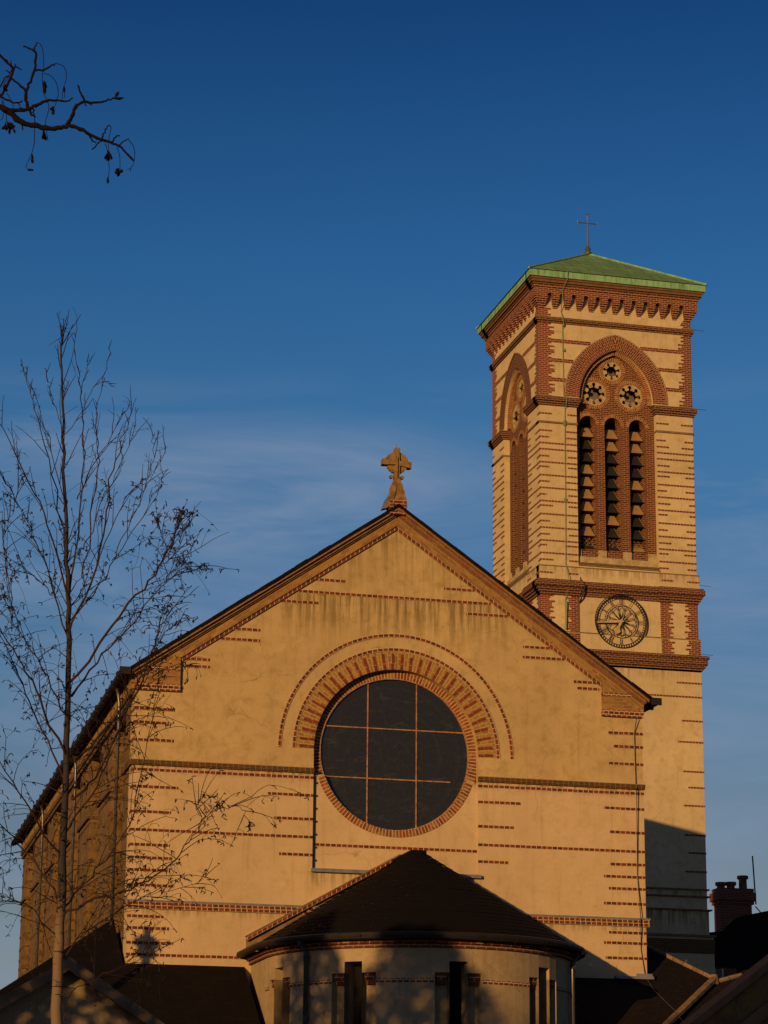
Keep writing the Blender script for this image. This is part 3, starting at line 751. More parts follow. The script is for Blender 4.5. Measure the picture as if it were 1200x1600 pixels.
# fine yellow blocks in the cornice
yb_ = MB()
for a in (-1.0, -.72, -.44, -.13, .1, .62, .9):
    cyl(yb_, a, a+.045, AR+.106, 6.872, 6.935, 1)
yb_.build('cornice_yellow_brick', M['brick_yellow'], apse)
ar_ = MB(); NSEG = 72; capr = .16; AZ = 9.07
sl_ = math.hypot(ER, AZ-EZ)
rr_ = random.Random(5)
NR = 22
for j in range(NR):
    f0, f1 = j/NR, (j+1)/NR
    r0, r1 = ER+(capr-ER)*f0, ER+(capr-ER)*f1
    zr0, z1 = EZ+(AZ-EZ)*f0+.010, EZ+(AZ-EZ)*f1
    for k in range(NSEG):
        z0 = zr0+rr_.choice((0, 0, 0, .003, -.003, .005))
        A, B = -math.pi/2+math.pi*k/NSEG, -math.pi/2+math.pi*(k+1)/NSEG
        ar_.face([AP(A, r0, z0), AP(B, r0, z0), AP(B, r1, z1), AP(A, r1, z1)], [(A*r0*1.0, f0*sl_), (B*r0, f0*sl_), (B*r1, f1*sl_), (A*r1, f1*sl_)])
        ar_.face([AP(A, r0, z0-.014), AP(B, r0, z0-.014), AP(B, r0, z0), AP(A, r0, z0)])
    z0 = zr0
    for s_ in (-1, 1):
        P = lambda r, y, z: Vector((AX+s_*r, y, z))
        ar_.face([P(r0, AY, z0), P(r0, 0, z0), P(r1, 0, z1), P(r1, AY, z1)], [(0, f0*sl_), (1.6, f0*sl_), (1.6, f1*sl_), (0, f1*sl_)])
ar_.box(lambda u, n, z: Vector((AX+u, AY-n, z)), -.17, .17, -1.6, .12, 9.03, 9.12)
aro = ar_.build('apse_roof', M['tile'], church)
gu = MB()
gp = [Vector((AX-ER-.03, 0, EZ-.03)), Vector((AX-ER-.03, AY, EZ-.03))]+[AP(a, ER+.03, EZ-.03) for a in [-math.pi/2+math.pi*k/40 for k in range(41)]]+[Vector((AX+ER+.03, 0, EZ-.03))]
gu.tube(gp, .075, 8)
for k in range(14):
    a = -1.5+k*.23
    gu.tube([AP(a, ER+.02, EZ-.11), AP(a, ER+.115, EZ-.02)], .018, 4)
gu.build('apse_gutter', M['iron'], aro)
for a in (R(-57), R(61)):
    dp = MB(); dp.tube([AP(a, ER+.02, EZ-.06), AP(a, ER-.0, EZ-.16), AP(a, AR+.09, 6.72), AP(a, AR+.09, 3.0)], .048, 10)
    dp.tube([AP(a, ER+.02, EZ-.13), AP(a, ER+.02, EZ-.03)], .075, 8)
    for z in (6.6, 5.4): dp.tube([AP(a, AR+.09, z), AP(a, AR+.09, z+.09)], .062, 10)
    dp.build('apse_downpipe', M['pipe'], apse, smooth=True)
# raking brick weathering over the apse roof on the facade
wb = MB(); wl = MB()
for s_ in (-1, 1):
    F_ = lambda u, n, z, s_=s_: W3(AX+s_*u, n, z)
    c_ = math.hypot(3.3, 1.87)
    wb.prism(F_, [(.0, 9.22), (3.32, 7.36), (3.32, 7.28), (.0, 9.14)], -.02, .13, uvf=lambda a, c: (a*1.14, (c-9.22+a*.56)*.87))
    wl.prism(F_, [(.0, 9.14), (3.32, 7.28), (3.32, 7.06), (.0, 8.9)], -.02, .045)
    wl.prism(F_, [(.0, 9.25), (3.34, 7.39), (3.34, 7.362), (.0, 9.222)], -.02, .15)
wb.build('weathering_brick', M['brick_head'], church); wl.build('weathering_render', M['coping'], church)

# ------------------------------------------------------------------ aisle roofs that lean on the front
def slab(mb, pts, th=.06):
    pts = [Vector(p) for p in pts]
    n = (pts[1]-pts[0]).cross(pts[2]-pts[0]).normalized()
    if n.z < 0: n = -n; pts.reverse()
    mb.face(pts); lowp = [p-n*th for p in pts]; mb.face(list(reversed(lowp)))
    for k in range(len(pts)):
        a, b_ = k, (k+1) % len(pts)
        mb.face([pts[a], lowp[a], lowp[b_], pts[b_]])
al = MB(); s6 = .69
zt = 6.74
HIP = Vector((-5.82, 1.6, zt+1.6*s6))
slab(al, [(-3.25, -.02, zt), (-5.82, -.02, zt), HIP, (-5.82-4.4, 1.6-4.4, zt+(1.6-4.4)*s6), (-5.82-4.4, -2.8, zt-2.8*s6), (-3.25, -2.8, zt-2.8*s6)])
slab(al, [HIP, (-5.25, LEN, HIP.z), (-5.82-4.4, LEN, HIP.z-4.4*s6), (-5.82-4.4, -2.8, HIP.z-4.4*s6)])
al.build('left_aisle_roof', M['slate'], church)
aw = MB()
aw.prism(lambda u, n, z: Vector((u, -2.6-n, z)), [(-9.9, 0), (-3.25, 0), (-3.25, 4.8), (-9.9, 4.8)], -.3, 0)
aw.box(lambda u, n, z: Vector((-9.9-n, u, z)), -2.6, LEN, -.3, 0, 0, 4.8)
aw.prism(lambda u, n, z: Vector((u, -2.6-n, z)), [(3.4, 0), (9.9, 0), (9.9, 4.8), (3.4, 4.8)], -.3, 0)
aw.box(lambda u, n, z: Vector((9.9+n, u, z)), -2.6, LEN, -.3, 0, 0, 4.8)
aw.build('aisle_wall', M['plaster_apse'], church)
ar2 = MB()
HPR = Vector((5.82, 1.6, zt+1.6*s6)); HPT = Vector((7.35, .07, zt+.07*s6)); HPQ = Vector((4.70, -2.45, zt-2.45*s6))
slab(ar2, [(3.4, -.02, zt), (5.82, -.02, zt), HPR, HPT, HPQ, (4.4, -2.8, zt-2.8*s6), (3.4, -2.8, zt-2.8*s6)])
slab(ar2, [HPR, (5.82, LEN, HPR.z), (10.2, LEN, HPR.z-4.38*s6), (10.2, 1.6, HPR.z-4.38*s6), HPT+Vector((0, .02, -.04))])
ar2o = ar2.build('right_aisle_roof', M['tile_red'], church)
hp = MB(); nn = 9
for k in range(nn):
    a_, b_ = HPR.lerp(HPT, (k+.0)/nn), HPR.lerp(HPT, (k+.95)/nn); hp.tube([a_+Vector((0, 0, .03)), b_+Vector((0, 0, .03))], [.05, .045], 7)
for k in (4, 6): p = HPR.lerp(HPT, k/nn); hp.tube([p, p+Vector((.12, .14, .13))], .018, 5)
hp.build('hip_tile', M['coping'], ar2o)
hp = MB(); nn = 11
for k in range(nn): hp.tube([HPT.lerp(HPQ, k/nn)+Vector((0, 0, .02)), HPT.lerp(HPQ, (k+.96)/nn)+Vector((0, 0, .02))], [.085, .08], 7)
hp.tube([HPT+Vector((0, 0, -.1)), HPT+Vector((0, 0, .12))], [.11, .07], 8)
hp.build('verge_coping', M['coping'], ar2o)
lwv = MB(); lwv.tube([W3(5.70, .05, 6.8), Vector((5.75, -.5, 6.45)), Vector((5.95, -1.2, 5.98)), Vector((6.0, -2.0, 5.42))], .009, 4); lwv.build('loose_wire', M['pipe'], ar2o)
lsl = MB(); lsl.box(W3, 5.0, HW+.12, -.05, .13, 6.74, 6.80); lsl.box(W3, 5.5, HW+.1, -.05, .1, 6.8, 6.86)
lsl.build('lead_ledge', M['lead'], church)
settle(church)

# ================================================================== annex to the right of the aisle
wing = empty('annex', (9, -2, 0), 'low brown tiled annex roof sloping down to the right of the hipped aisle roof', 'building')
wr2 = MB()
slab(wr2, [HPT+Vector((.06, .05, -.06)), Vector((9.6, .1, 7.30)), Vector((13.5, -4.5, 4.9)), Vector((7.0, -5.6, 3.6)), Vector((4.9, -2.35, 4.95))])
wr2.build('roof', M['tile_red'], wing)
wr2 = MB(); nn = 8; q0 = HPT+Vector((.1, .04, -.02)); q1 = Vector((9.6, .1, 7.36))
for k in range(nn): wr2.tube([q0+(q1-q0)*k/nn, q0+(q1-q0)*(k+.94)/nn], [.055, .05], 7)
wr2.build('ridge_tile', M['coping'], wing)
ww = MB(); ww.box(lambda u, n, z: Vector((u, -1.2-n, z)), 7.2, 13.0, -3, 3.6, 0, 3.7); ww.build('wall', M['plaster_apse'], wing)
settle(wing)

# ================================================================== unseen block added beside the nave so its ridge shades the tower foot
bh = empty('shade_block', (7.95, 21.5, 0), 'tall slate roofed block, unseen, added beside the nave to shade the tower foot', 'building')
hm = MB(); hy0, hy1 = 18.3, 25.0; hx, hz = 7.95, 17.46
for s_ in (-1, 1): slab(hm, [(hx, hy0-.2, hz), (hx, hy1+.2, hz), (hx+s_*2.0, hy1+.2, hz-1.4), (hx+s_*2.0, hy0-.2, hz-1.4)])
hm.build('roof', M['slate'], bh)
hw2 = MB(); F_ = lambda u, n, z: Vector((u, hy0-n, z)); hw2.prism(F_, [(hx-1.85, 0), (hx+1.85, 0), (hx+1.85, hz-1.38), (hx, hz-.1), (hx-1.85, hz-1.38)], -(hy1-hy0), 0, back=True)
hw2.build('wall', M['plaster_tower'], bh)
settle(bh)

# ================================================================== BELL TOWER
tower = empty('bell_tower', (16.8, 35.3, 0), 'tall square bell tower with red brick quoins, clock and green copper roof behind the nave', 'tower')
TX, TY, TW = 13.75, 32.34, 6.03
FF = lambda u, n, z: Vector((TX+u, TY-n, z))
FS = lambda u, n, z: Vector((TX-n, TY+TW-u, z))
FRt = lambda u, n, z: Vector((TX+TW+n, TY+u, z))
FB = lambda u, n, z: Vector((TX+TW-u, TY+TW+n, z))
FACES = [(FF, True), (FS, False), (FRt, False), (FB, True)]
def ends(fr, p): return (-p, TW+p) if fr else (0, TW)
def ringbox(mb, p, z0, z1, pin=-.3):
    for F, fr in FACES:
        a, b_ = ends(fr, p); mb.box(F, a, b_, pin, p, z0, z1)
# core
wl = MB()
ringbox(wl, .06, 12.34, 21.08); ringbox(wl, .10, 11.42, 12.34); ringbox(wl, .22, 0, 11.42)
ringbox(wl, .06, 21.0, 22.20)
for (x, y) in ((0, 0), (1, 0), (0, 1), (1, 1)):
    x0 = TX+(0 if x == 0 else TW-1.45); y0 = TY+(0 if y == 0 else TW-1.45)
    wl.box(lambda u, n, z: Vector((u, n, z)), x0, x0+1.45, y0, y0+1.45, 22.2, 31.15)
for F, fr in FACES:
    wl.box(F, 1.45, TW-1.45, -.5, -.02, 22.2, 23.7)
    wl.box(F, 1.45, TW-1.45, -.6, .03, 24.1, 24.72)
ringbox(wl, .07, 24.1, 24.62)
PA_, PR_ = 1.45, 2.10
def pointed(c, z, a, Rr, n=24):
    o_ = Rr-a; th = math.acos(o_/Rr)
    right = [(c-o_+Rr*math.cos(th*k/n), z+Rr*math.sin(th*k/n)) for k in range(n+1)]
    left = [(2*c-p[0], p[1]) for p in reversed(right[:-1])]
    return right+left
AC = TW/2; ASZ = 31.2
for F, fr in FACES:
    a, b_ = (0, TW) if fr else (.3, TW-.3)
    arch = pointed(AC, ASZ, PA_, PR_)
    poly = [(a, 31.0), (AC-PA_, 31.0), (AC-PA_, ASZ)]+list(reversed(arch))[1:-1]+[(AC+PA_, ASZ), (AC+PA_, 31.0), (b_, 31.0), (b_, 35.7), (a, 35.7)]
    wl.prism(F, poly, -.3, 0)
tw_ = wl.build('tower_wall', M['plaster_tower'], tower)
# brick bay and tympanum with lancets and roundels
LC = [1.97, 2.94, 3.91]; LH = .325; LS = 30.27
ROUND = [(2.235, 31.50, .50, 8), (3.66, 31.50, .50, 8), (2.945, 32.43, .40, 7)]
for fi, (F, fr) in enumerate(FACES):
    by = MB()
    arch = pointed(AC, ASZ, PA_+.02, PR_+.02)
    poly = [(AC-1.575, 25.1), (AC+1.575, 25.1), (AC+1.575, 31.0), (AC+PA_+.02, 31.0)]+arch+[(AC-PA_-.02, 31.0), (AC-1.575, 31.0)]
    holes = [arch_hole(c, LH, 25.42, LS) for c in LC]+[circ(c, z, r-.02, 0, 2*math.pi, 36)[:-1] for c, z, r, _ in ROUND]
    by.prism(F, poly, -.75, -.25, holes, outer_sides=False)
    # inner order of each lancet jamb (stepped reveal)
    for c in LC:
        by.box(F, c+LH-.07, c+LH, -.8, -.48, 25.42, LS)
        by.box(F, c-LH, c-LH+.05, -.8, -.48, 25.42, LS)
    by.build('belfry_brick_bay', M['brick_bay' if fi == 0 else 'brick_dark'], tower)  # every face but the front takes the darker brick

rg_ = MB()
for F, fr in FACES:
    for c in LC: rg_.arc(F, c, LS, LH, LH+.13, 0, math.pi, -.3, -.235, 20)
    for c, z, r, _ in ROUND: rg_.arc(F, c, z, r-.02, r+.13, 0, 2*math.pi, -.3, -.236, 36)
    # inner pointed order
    for s_ in (-1, 1):
        F2 = (lambda u, n, z, F=F, s_=s_: F(AC+s_*(u-AC), n, z))
        for (ra_, rb_, nn_, m_) in ((1.33, 1.46, -.14, 0),):
            Rr = PR_; o_ = PR_-PA_; th = math.acos(o_/Rr)
            rg_.arc(F2, AC-o_, ASZ, Rr-.15, Rr+.02, -.03, math.acos(o_/(Rr-.06)), -.3, -.12, 30)
rg_.build('arch_ring', M['brick_radial'], tower)
for fi, (F, fr) in enumerate(FACES):
    ag = MB(); ah = MB()
    for s_ in (-1, 1):
        F2 = (lambda u, n, z, F=F, s_=s_: F(AC+s_*(u-AC), n, z))
        o_ = PR_-PA_
        for mb, r0, r1, nn_, rad in ((ag, 2.10, 2.58, .012, True), (ah, 2.59, 2.69, .03, False)):
            steps = 40; amax = math.acos(o_/((r0+r1)/2))
            # clip on the centre line
            for k in range(steps):
                A, B = amax*k/steps, amax*(k+1)/steps
                def cl(r, a):
                    a = min(a, math.acos(o_/r)); return (AC-o_+r*math.cos(a), ASZ+r*math.sin(a))
                q = [(r0, A), (r1, A), (r1, B if k < steps-1 else 9), (r0, B if k < steps-1 else 9)]
                pp = [cl(*x) for x in q]; rm = (r0+r1)/2
                uv = [((r-r0+.004, min(a, 1.3)*rm) if rad else (min(a, 1.3)*rm, r-r0)) for r, a in q]
                mb.face([F2(p[0], nn_, p[1]) for p in pp], uv)
                for rr2 in (r0, r1):
                    p1, p2 = cl(rr2, A), cl(rr2, B)
                    mb.face([F2(p1[0], -.02, p1[1]), F2(p2[0], -.02, p2[1]), F2(p2[0], nn_, p2[1]), F2(p1[0], nn_, p1[1])], [(0, A*rm), (0, B*rm), (.05, B*rm), (.05, A*rm)])
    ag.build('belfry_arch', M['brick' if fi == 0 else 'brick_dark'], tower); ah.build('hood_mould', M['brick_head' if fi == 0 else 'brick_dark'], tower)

# pierced roundels
def foil(cx_, cz_, r, n, rot=math.pi/2):
    s = r/.5; pts = []
    for k in range(n):
        a = rot+2*math.pi*k/n
        d = (math.cos(a), math.sin(a)); pn_ = (-d[1], d[0])
        rc, dist, lr, nk = .245*s, .355*s, .075*s, .046*s
        half = nk/rc
        pts.append((cx_+rc*math.cos(a-half), cz_+rc*math.sin(a-half)))
        for j in range(9):
            b_ = -math.pi+.45+ (2*math.pi-.9)*j/8
            lx, lz = dist+lr*math.cos(b_), lr*math.sin(b_)
            pts.append((cx_+d[0]*lx+pn_[0]*lz, cz_+d[1]*lx+pn_[1]*lz))
        pts.append((cx_+rc*math.cos(a+half), cz_+rc*math.sin(a+half)))
    return pts
for F, fr in FACES[:2]:
    for c, z, r, n_ in ROUND:
        rd = MB(); rd.prism(F, circ(c, z, r, 0, 2*math.pi, 40)[:-1], -.32, -.268, [foil(c, z, r, n_, rot=math.pi/2+(.0 if n_ == 8 else .45))])
        ro = rd.build('roundel', M['sill'], tower)
        bk = MB(); bk.prism(F, circ(c, z-.06, r*.62, 0, 2*math.pi, 24)[:-1], -.64, -.60); bk.build('roundel_backing', M['board'], ro)
# near-black panels whose colour stands in for the unlit interior
vi = MB()
for F, fr in FACES: vi.box(F, 1.3, TW-1.3, -.95, -.80, 24.8, 33.4)
vi.build('belfry_interior', M['void'], tower)
# louvre hoods
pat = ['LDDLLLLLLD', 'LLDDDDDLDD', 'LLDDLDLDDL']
protos = {}
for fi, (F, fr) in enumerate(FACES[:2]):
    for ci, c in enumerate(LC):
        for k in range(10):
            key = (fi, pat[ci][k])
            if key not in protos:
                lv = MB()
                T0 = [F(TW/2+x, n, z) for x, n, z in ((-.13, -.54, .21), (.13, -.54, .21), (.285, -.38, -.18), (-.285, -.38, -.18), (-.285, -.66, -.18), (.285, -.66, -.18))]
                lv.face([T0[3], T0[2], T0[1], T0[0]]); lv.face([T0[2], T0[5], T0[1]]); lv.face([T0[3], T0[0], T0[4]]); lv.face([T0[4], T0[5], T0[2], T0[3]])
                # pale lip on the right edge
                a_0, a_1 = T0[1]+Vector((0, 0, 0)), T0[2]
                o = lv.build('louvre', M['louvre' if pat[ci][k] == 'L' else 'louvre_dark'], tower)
                o['label'] = 'pale louvre hood' if pat[ci][k] == 'L' else 'dark louvre hood'
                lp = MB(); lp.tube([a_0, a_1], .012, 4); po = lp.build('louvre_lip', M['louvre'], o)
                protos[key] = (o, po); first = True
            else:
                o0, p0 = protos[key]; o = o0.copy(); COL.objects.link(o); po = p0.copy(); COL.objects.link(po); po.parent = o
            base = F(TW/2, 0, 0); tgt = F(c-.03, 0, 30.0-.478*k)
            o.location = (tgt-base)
for F, fr in FACES[:2]:
    for c in LC:
        gl = MB(); gl.box(F, c-LH, c+LH, -.6, -.45, 25.42, 25.62)
        for r_ in range(4):
            for q in range(3):
                u0 = c-.26+q*.19+(r_ % 2)*.06; gl.box(F, u0, u0+.11, -.6, -.43, 25.62+r_*.085, 25.68+r_*.085)
        gl.build('brick_grille', M['brick_dark'], tower)
sl2 = MB()
for F, fr in FACES:
    sl2.box(F, 1.46, TW-1.46, -.75, -.10, 24.86, 25.12)
    for a, b_ in ((1.46, LC[0]-LH), (LC[0]+LH, LC[1]-LH), (LC[1]+LH, LC[2]-LH), (LC[2]+LH, TW-1.46)): sl2.box(F, a, b_, -.5, -.19, 25.12, 25.42)
sl2.build('belfry_sill', M['sill'], tower)
# strings and cornices
bc = MB()
for p, z0, z1 in ((.06, 30.79, 30.865), (.10, 30.865, 30.94), (.15, 30.94, 31.08)):
    for F, fr in FACES:
        a, b_ = ends(fr, p)
        bc.box(F, a, 1.45+p*.8, -.3, p, z0, z1); bc.box(F, TW-1.45-p*.8, b_, -.3, p, z0, z1)
bc.build('impost_cornice', M['brick_dark'], tower); bc = MB()
for p, z0, z1 in ((.06, 34.04, 34.11), (.11, 34.11, 34.22)): ringbox(bc, p, z0, z1)
bc.build('upper_brick_string', M['brick_dark'], tower); bc = MB()
for p, z0, z1 in ((.05, 23.57, 23.66), (.11, 23.66, 23.76), (.17, 23.76, 23.86), (.24, 23.86, 24.05), (.20, 24.05, 24.12)):
    for F, fr in FACES:
        a, b_ = ends(fr, p); bc.box(F, a, 1.45+p*.5, -.3, p, z0, z1); bc.box(F, TW-1.45-p*.5, b_, -.3, p, z0, z1)
        bc.box(F, 1.45+p*.5, TW-1.45-p*.5, -.4, max(p-.11, .0), z0, z1)
bc.build('middle_cornice', M['brick_dark'], tower); bc = MB()
for p, z0, z1 in ((.13, 21.06, 21.14), (.20, 21.14, 21.24), (.26, 21.24, 21.46), (.31, 21.46, 21.57)): ringbox(bc, p, z0, z1)
bc.build('lower_cornice', M['brick_dark'], tower)
cap = MB()
for F, fr in FACES:
    for p, z0, z1 in ((.17, 31.08, 31.115),):
        a, b_ = ends(fr, p)
        cap.box(F, a, 1.45+p, -.3, p, z0, z1); cap.box(F, TW-1.45-p, b_, -.3, p, z0, z1)
ringbox(cap, .13, 34.22, 34.25); ringbox(cap, .078, 22.19, 22.23); ringbox(cap, .085, 24.62, 24.66); 
for F, fr in FACES:
    cap.box(F, 1.46, TW-1.46, -.6, .07, 24.72, 24.76)
    a, b_ = ends(fr, .05); cap.box(F, a, 1.47, -.3, .05, 30.10, 30.17); cap.box(F, TW-1.47, b_, -.3, .05, 30.10, 30.17)
ringbox(cap, .14, 13.05, 13.10, ); ringbox(cap, .16, 12.80, 12.85); ringbox(cap, .20, 12.32, 12.37); ringbox(cap, .30, 11.38, 11.46)
cap.build('string_course', M['coping'], tower)
dt = MB()
for F, fr in FACES: dt.box(F, 1.46, TW-1.46, -.5, .02, 24.765, 24.86)
ringbox(dt, .24, 10.8, 11.3)
dt.build('dentil_course', M['brick_string'], tower)
# brick bands on the piers
tb = MB(True); rnd = random.Random(21)
tz = lambda y: 30.48-(y-660.3)*.02496
lst = [(661.5, 's'), (688, 's'), (698, 's'), (707.5, 'f'), (717, 'f'), (727.5, 's'), (737, 'f'), (744, 's'), (757, 'f'), (766.5, 's'), (776.5, 'f'), (786.5, 's'), (796.5, 'f'), (803.5, 's'), (816.5, 'f'), (827, 's'), (837, 'f'), (847, 's'), (856.5, 'f'), (863.5, 's'), (875.5, 'f'), (885.5, 's')]
for F, fr in FACES:
    for side in (0, 1):
        for y, kd in lst:
            z = tz(y)+(.0 if side else .02); p = .014
            e0, e1 = (-p, TW+p) if fr else (0, TW)
            if kd == 'f':
                if side == 0: tb.box(F, e0, 1.45, -.02, p, z-.033, z+.033)
                else: tb.box(F, TW-1.45, e1, -.02, p, z-.033, z+.033)
            else:
                l1, l2 = rnd.choice((.36, .36, .48)), rnd.choice((.24, .36, .36, .48))
                if side == 0:
                    tb.box(F, e0, l2, -.02, p, z-.033, z+.033); tb.box(F, 1.45-l1, 1.45, -.02, p, z-.033, z+.033)
                else:
                    tb.box(F, TW-1.45, TW-1.45+l1, -.02, p, z-.033, z+.033); tb.box(F, TW-l2, e1, -.02, p, z-.033, z+.033)
    e0, e1 = (-.084, TW+.084) if fr else (0, TW)
    for z in (24.38,):
        tb.box(F, e0, .45, .0, .084, z-.035, z+.035); tb.box(F, 1.0, 1.42, 0, .084, z-.035, z+.035); tb.box(F, TW-1.4, TW-.95, 0, .084, z-.035, z+.035); tb.box(F, TW-.4, e1, 0, .084, z-.035, z+.035)
    e0, e1 = (-.074, TW+.074) if fr else (0, TW)
    for z, l in ((20.58, .9), (19.18, .75), (18.40, .9), (17.32, .75), (16.74, .55), (16.08, .75), (15.02, .75), (14.38, .62), (13.71, .75)):
        tb.box(F, e0, l, 0, .074, z-.034, z+.034); tb.box(F, TW-l, e1, 0, .074, z-.034, z+.034)
    tb.box(F, e0, e1, 0, .074, 20.03, 20.10)
tb.build('brick_banding', M['brick_head'], tower)
# quoins: stepped courses of brick
qn = MB(True); C_ = .0752
def quoin(F, fr, z0, z1, pat_, edge, side, base_n=0., p=.012):
    k = 0; z = z0
    while z < z1-.02:
        l = pat_[k % len(pat_)]
        zz_ = min(z+C_, z1)
        pe = base_n+p
        e0, e1 = (-pe, TW+pe) if fr else (0, TW)
        if side == 'L': qn.box(F, e0 if edge == 0 else edge, (0 if edge == 0 else edge)+l, 0, pe, z, zz_)
        elif side == 'R': qn.box(F, TW-l, e1, 0, pe, z, zz_)
        elif side == 'r': qn.box(F, edge-l, edge, 0, pe, z, zz_)
        elif side == 'l': qn.box(F, edge, edge+l, 0, pe, z, zz_)
        z += C_; k += 1
up = [.48, .36, .48, .60, .60, .42, .60, .36, .48, .36]
for F, fr in FACES:
    quoin(F, fr, 31.12, 34.04, up, 0, 'L'); quoin(F, fr, 31.12, 34.04, [x*.85 for x in up[3:]+up[:3]], 0, 'R')
    quoin(F, fr, 34.25, 34.63, [.36, .48, .36], 0, 'L'); quoin(F, fr, 34.25, 34.63, [.36, .3, .4], 0, 'R')
    mid = [.35, .48, .35, .48, .40, .40, .52, .30]
    quoin(F, fr, 22.23, 23.57, mid, 0, 'L'); quoin(F, fr, 22.23, 23.57, mid[3:]+mid[:3], 0, 'R')
    quoin(F, fr, 22.23, 23.57, mid[2:], 1.45, 'r'); quoin(F, fr, 22.23, 23.57, mid[1:], TW-1.45, 'l')
    quoin(F, fr, 21.57, 22.19, mid, 0, 'L', .06); quoin(F, fr, 21.57, 22.19, mid[3:], 0, 'R', .06)
    quoin(F, fr, 21.57, 22.19, mid[2:], 1.45, 'r', .06); quoin(F, fr, 21.57, 22.19, mid, TW-1.45, 'l', .06)
    # two-course bands that stop at the arch
    for z in (33.35, 32.58, 31.82):
        dx = (math.sqrt(max(2.70**2-(z-ASZ)**2, 0))-.65)
        
        for za_ in (z-.075, z): qn.box(F, .36, AC-dx, 0, .0115, za_, za_+.0748); qn.box(F, AC+dx, TW-.3, 0, .0115, za_, za_+.0748)
qn.build('quoins', M['brick'], tower)
# corbel table
ct = MB()
for F, fr in FACES:
    cs = [.40+.4755*i for i in range(12)]
    p = .22; e0, e1 = (-p, TW+p) if fr else (0, TW)
    hw_ = .105; zc = 35.06
    poly = [(e0, 35.36), (e0, 34.99)]
    for c in cs: poly += [(c-hw_, 34.99)]+[(c-hw_*math.cos(math.pi*k/8), zc+hw_*math.sin(math.pi*k/8)) for k in range(9)]+[(c+hw_, 34.99)]
    poly += [(e1, 34.99), (e1, 35.36)]
    ct.prism(F, poly, -.0, p)
    nst = 5
    for j in range(nst):
        z1_ = 34.99-j*.0755; z0_ = z1_-.0755; pj = p*(1-(j+.6)/nst)+.01; tap = .012*j
        us = [(e0 if fr else 0, cs[0]-hw_)]+[(cs[i]+hw_, cs[i+1]-hw_) for i in range(11)]+[(cs[11]+hw_, TW+pj if fr else TW)]
        for i, (a, b_) in enumerate(us):
            if i == 0: a = -pj if fr else 0; ct.box(F, a, b_+0-tap, 0, pj, z0_, z1_)
            elif i == 12: ct.box(F, a+tap, b_, 0, pj, z0_, z1_)
            else: ct.box(F, a+tap, b_-tap, 0, pj, z0_, z1_)
ringbox(ct, .26, 35.36, 35.46)
ct.build('corbel_table', M['brick'], tower)
mo = MB(); ringbox(mo, .30, 35.46, 35.52); ringbox(mo, .37, 35.52, 35.62); ringbox(mo, .41, 35.62, 35.70)
mo.build('eaves_moulding', M['wood'], tower)
# copper roof
E_ = .47
tf = MB(); ringbox(tf, E_, 35.70, 35.97, -.1); 
ro_ = MB()
AP_ = Vector((TX+TW/2, TY+TW/2, 38.17))
for F, fr in FACES:
    a, b_ = F(-E_-.05, E_+.05, 35.95), F(TW+E_+.05, E_+.05, 35.95)
    h = TW/2+E_
    ro_.face([a, b_, AP_], [(-h, 0), (h, 0), (0, math.hypot(h, 2.2))])
roof = ro_.build('copper_roof', M['copper'], tower)
for F, fr in FACES:
    for k in range(4):
        u = -E_+(k+.5)*(TW+2*E_)/4+.25; e0, e1 = (0, 0)
        tf.box(F, u, u+.022, E_, E_+.012, 35.70, 35.965)
tf.build('copper_fascia', M['copper_edge'], tower)
sm_ = MB()
for F, fr in FACES[:2]:
    c0 = F(-E_-.05, E_+.05, 35.97); c1 = F(TW+E_+.05, E_+.05, 35.97)
    sm_.tube([c0, AP_+Vector((0, 0, .02))], .045, 6)
sm_.tube([FF(TW+E_+.05, E_+.05, 35.97), AP_+Vector((0, 0, .02))], .045, 6)
sm_.tube([FB(TW+E_+.05, E_+.05, 35.97)*0+FB(-E_-.05, E_+.05, 35.97), AP_+Vector((0, 0, .02))], .04, 6)
sm_.build('hip_roll', M['copper_edge'], roof)
# thin standing seams on the slopes
ss = MB()
for F, fr in FACES:
    h = TW/2+E_
    for k in range(1, 8):
        u = -E_+k*(TW+2*E_)/8
        du = abs(u-TW/2); top = 1-du/h
        base_ = F(u, E_, 35.97); nin = E_-h*top
        ss.tube([base_, F(u, nin, 35.97+2.2*top)], .014, 4)
ss.build('roof_seam', M['copper'], roof)
# metal cross
mc = MB()
z0 = 38.15
mc.tube([AP_+Vector((0, 0, -.02)), AP_+Vector((0, 0, .06)), AP_+Vector((0, 0, .16)), AP_+Vector((0, 0, .22)), AP_+Vector((0, 0, .34))], [.16, .17, .09, .12, .045], 10)
mc.tube([AP_+Vector((0, 0, .3)), AP_+Vector((0, 0, 1.28))], [.05, .032], 8)
mc.tube([AP_+Vector((0, 0, 1.25)), AP_+Vector((0, 0, 1.68))], .024, 6)
mc.tube([AP_+Vector((-.40, 0, 1.31)), AP_+Vector((.40, 0, 1.31))], .022, 6)
for v in ((-.40, 0, 1.31), (.40, 0, 1.31), (0, 0, 1.68)):
    p = AP_+Vector(v); d = Vector((.0, 0, .07)) if v[0] else Vector((.07, 0, 0)); mc.tube([p-d, p+d], .022, 6)
mc.tube([AP_+Vector((-.1, 0, .36)), AP_+Vector((.1, 0, .36))], .012, 5)
mc.build('roof_cross', M['conductor'], tower).data.materials[0] = flat('dull_green_bronze', (.09, .11, .07), .5, .4, .3)
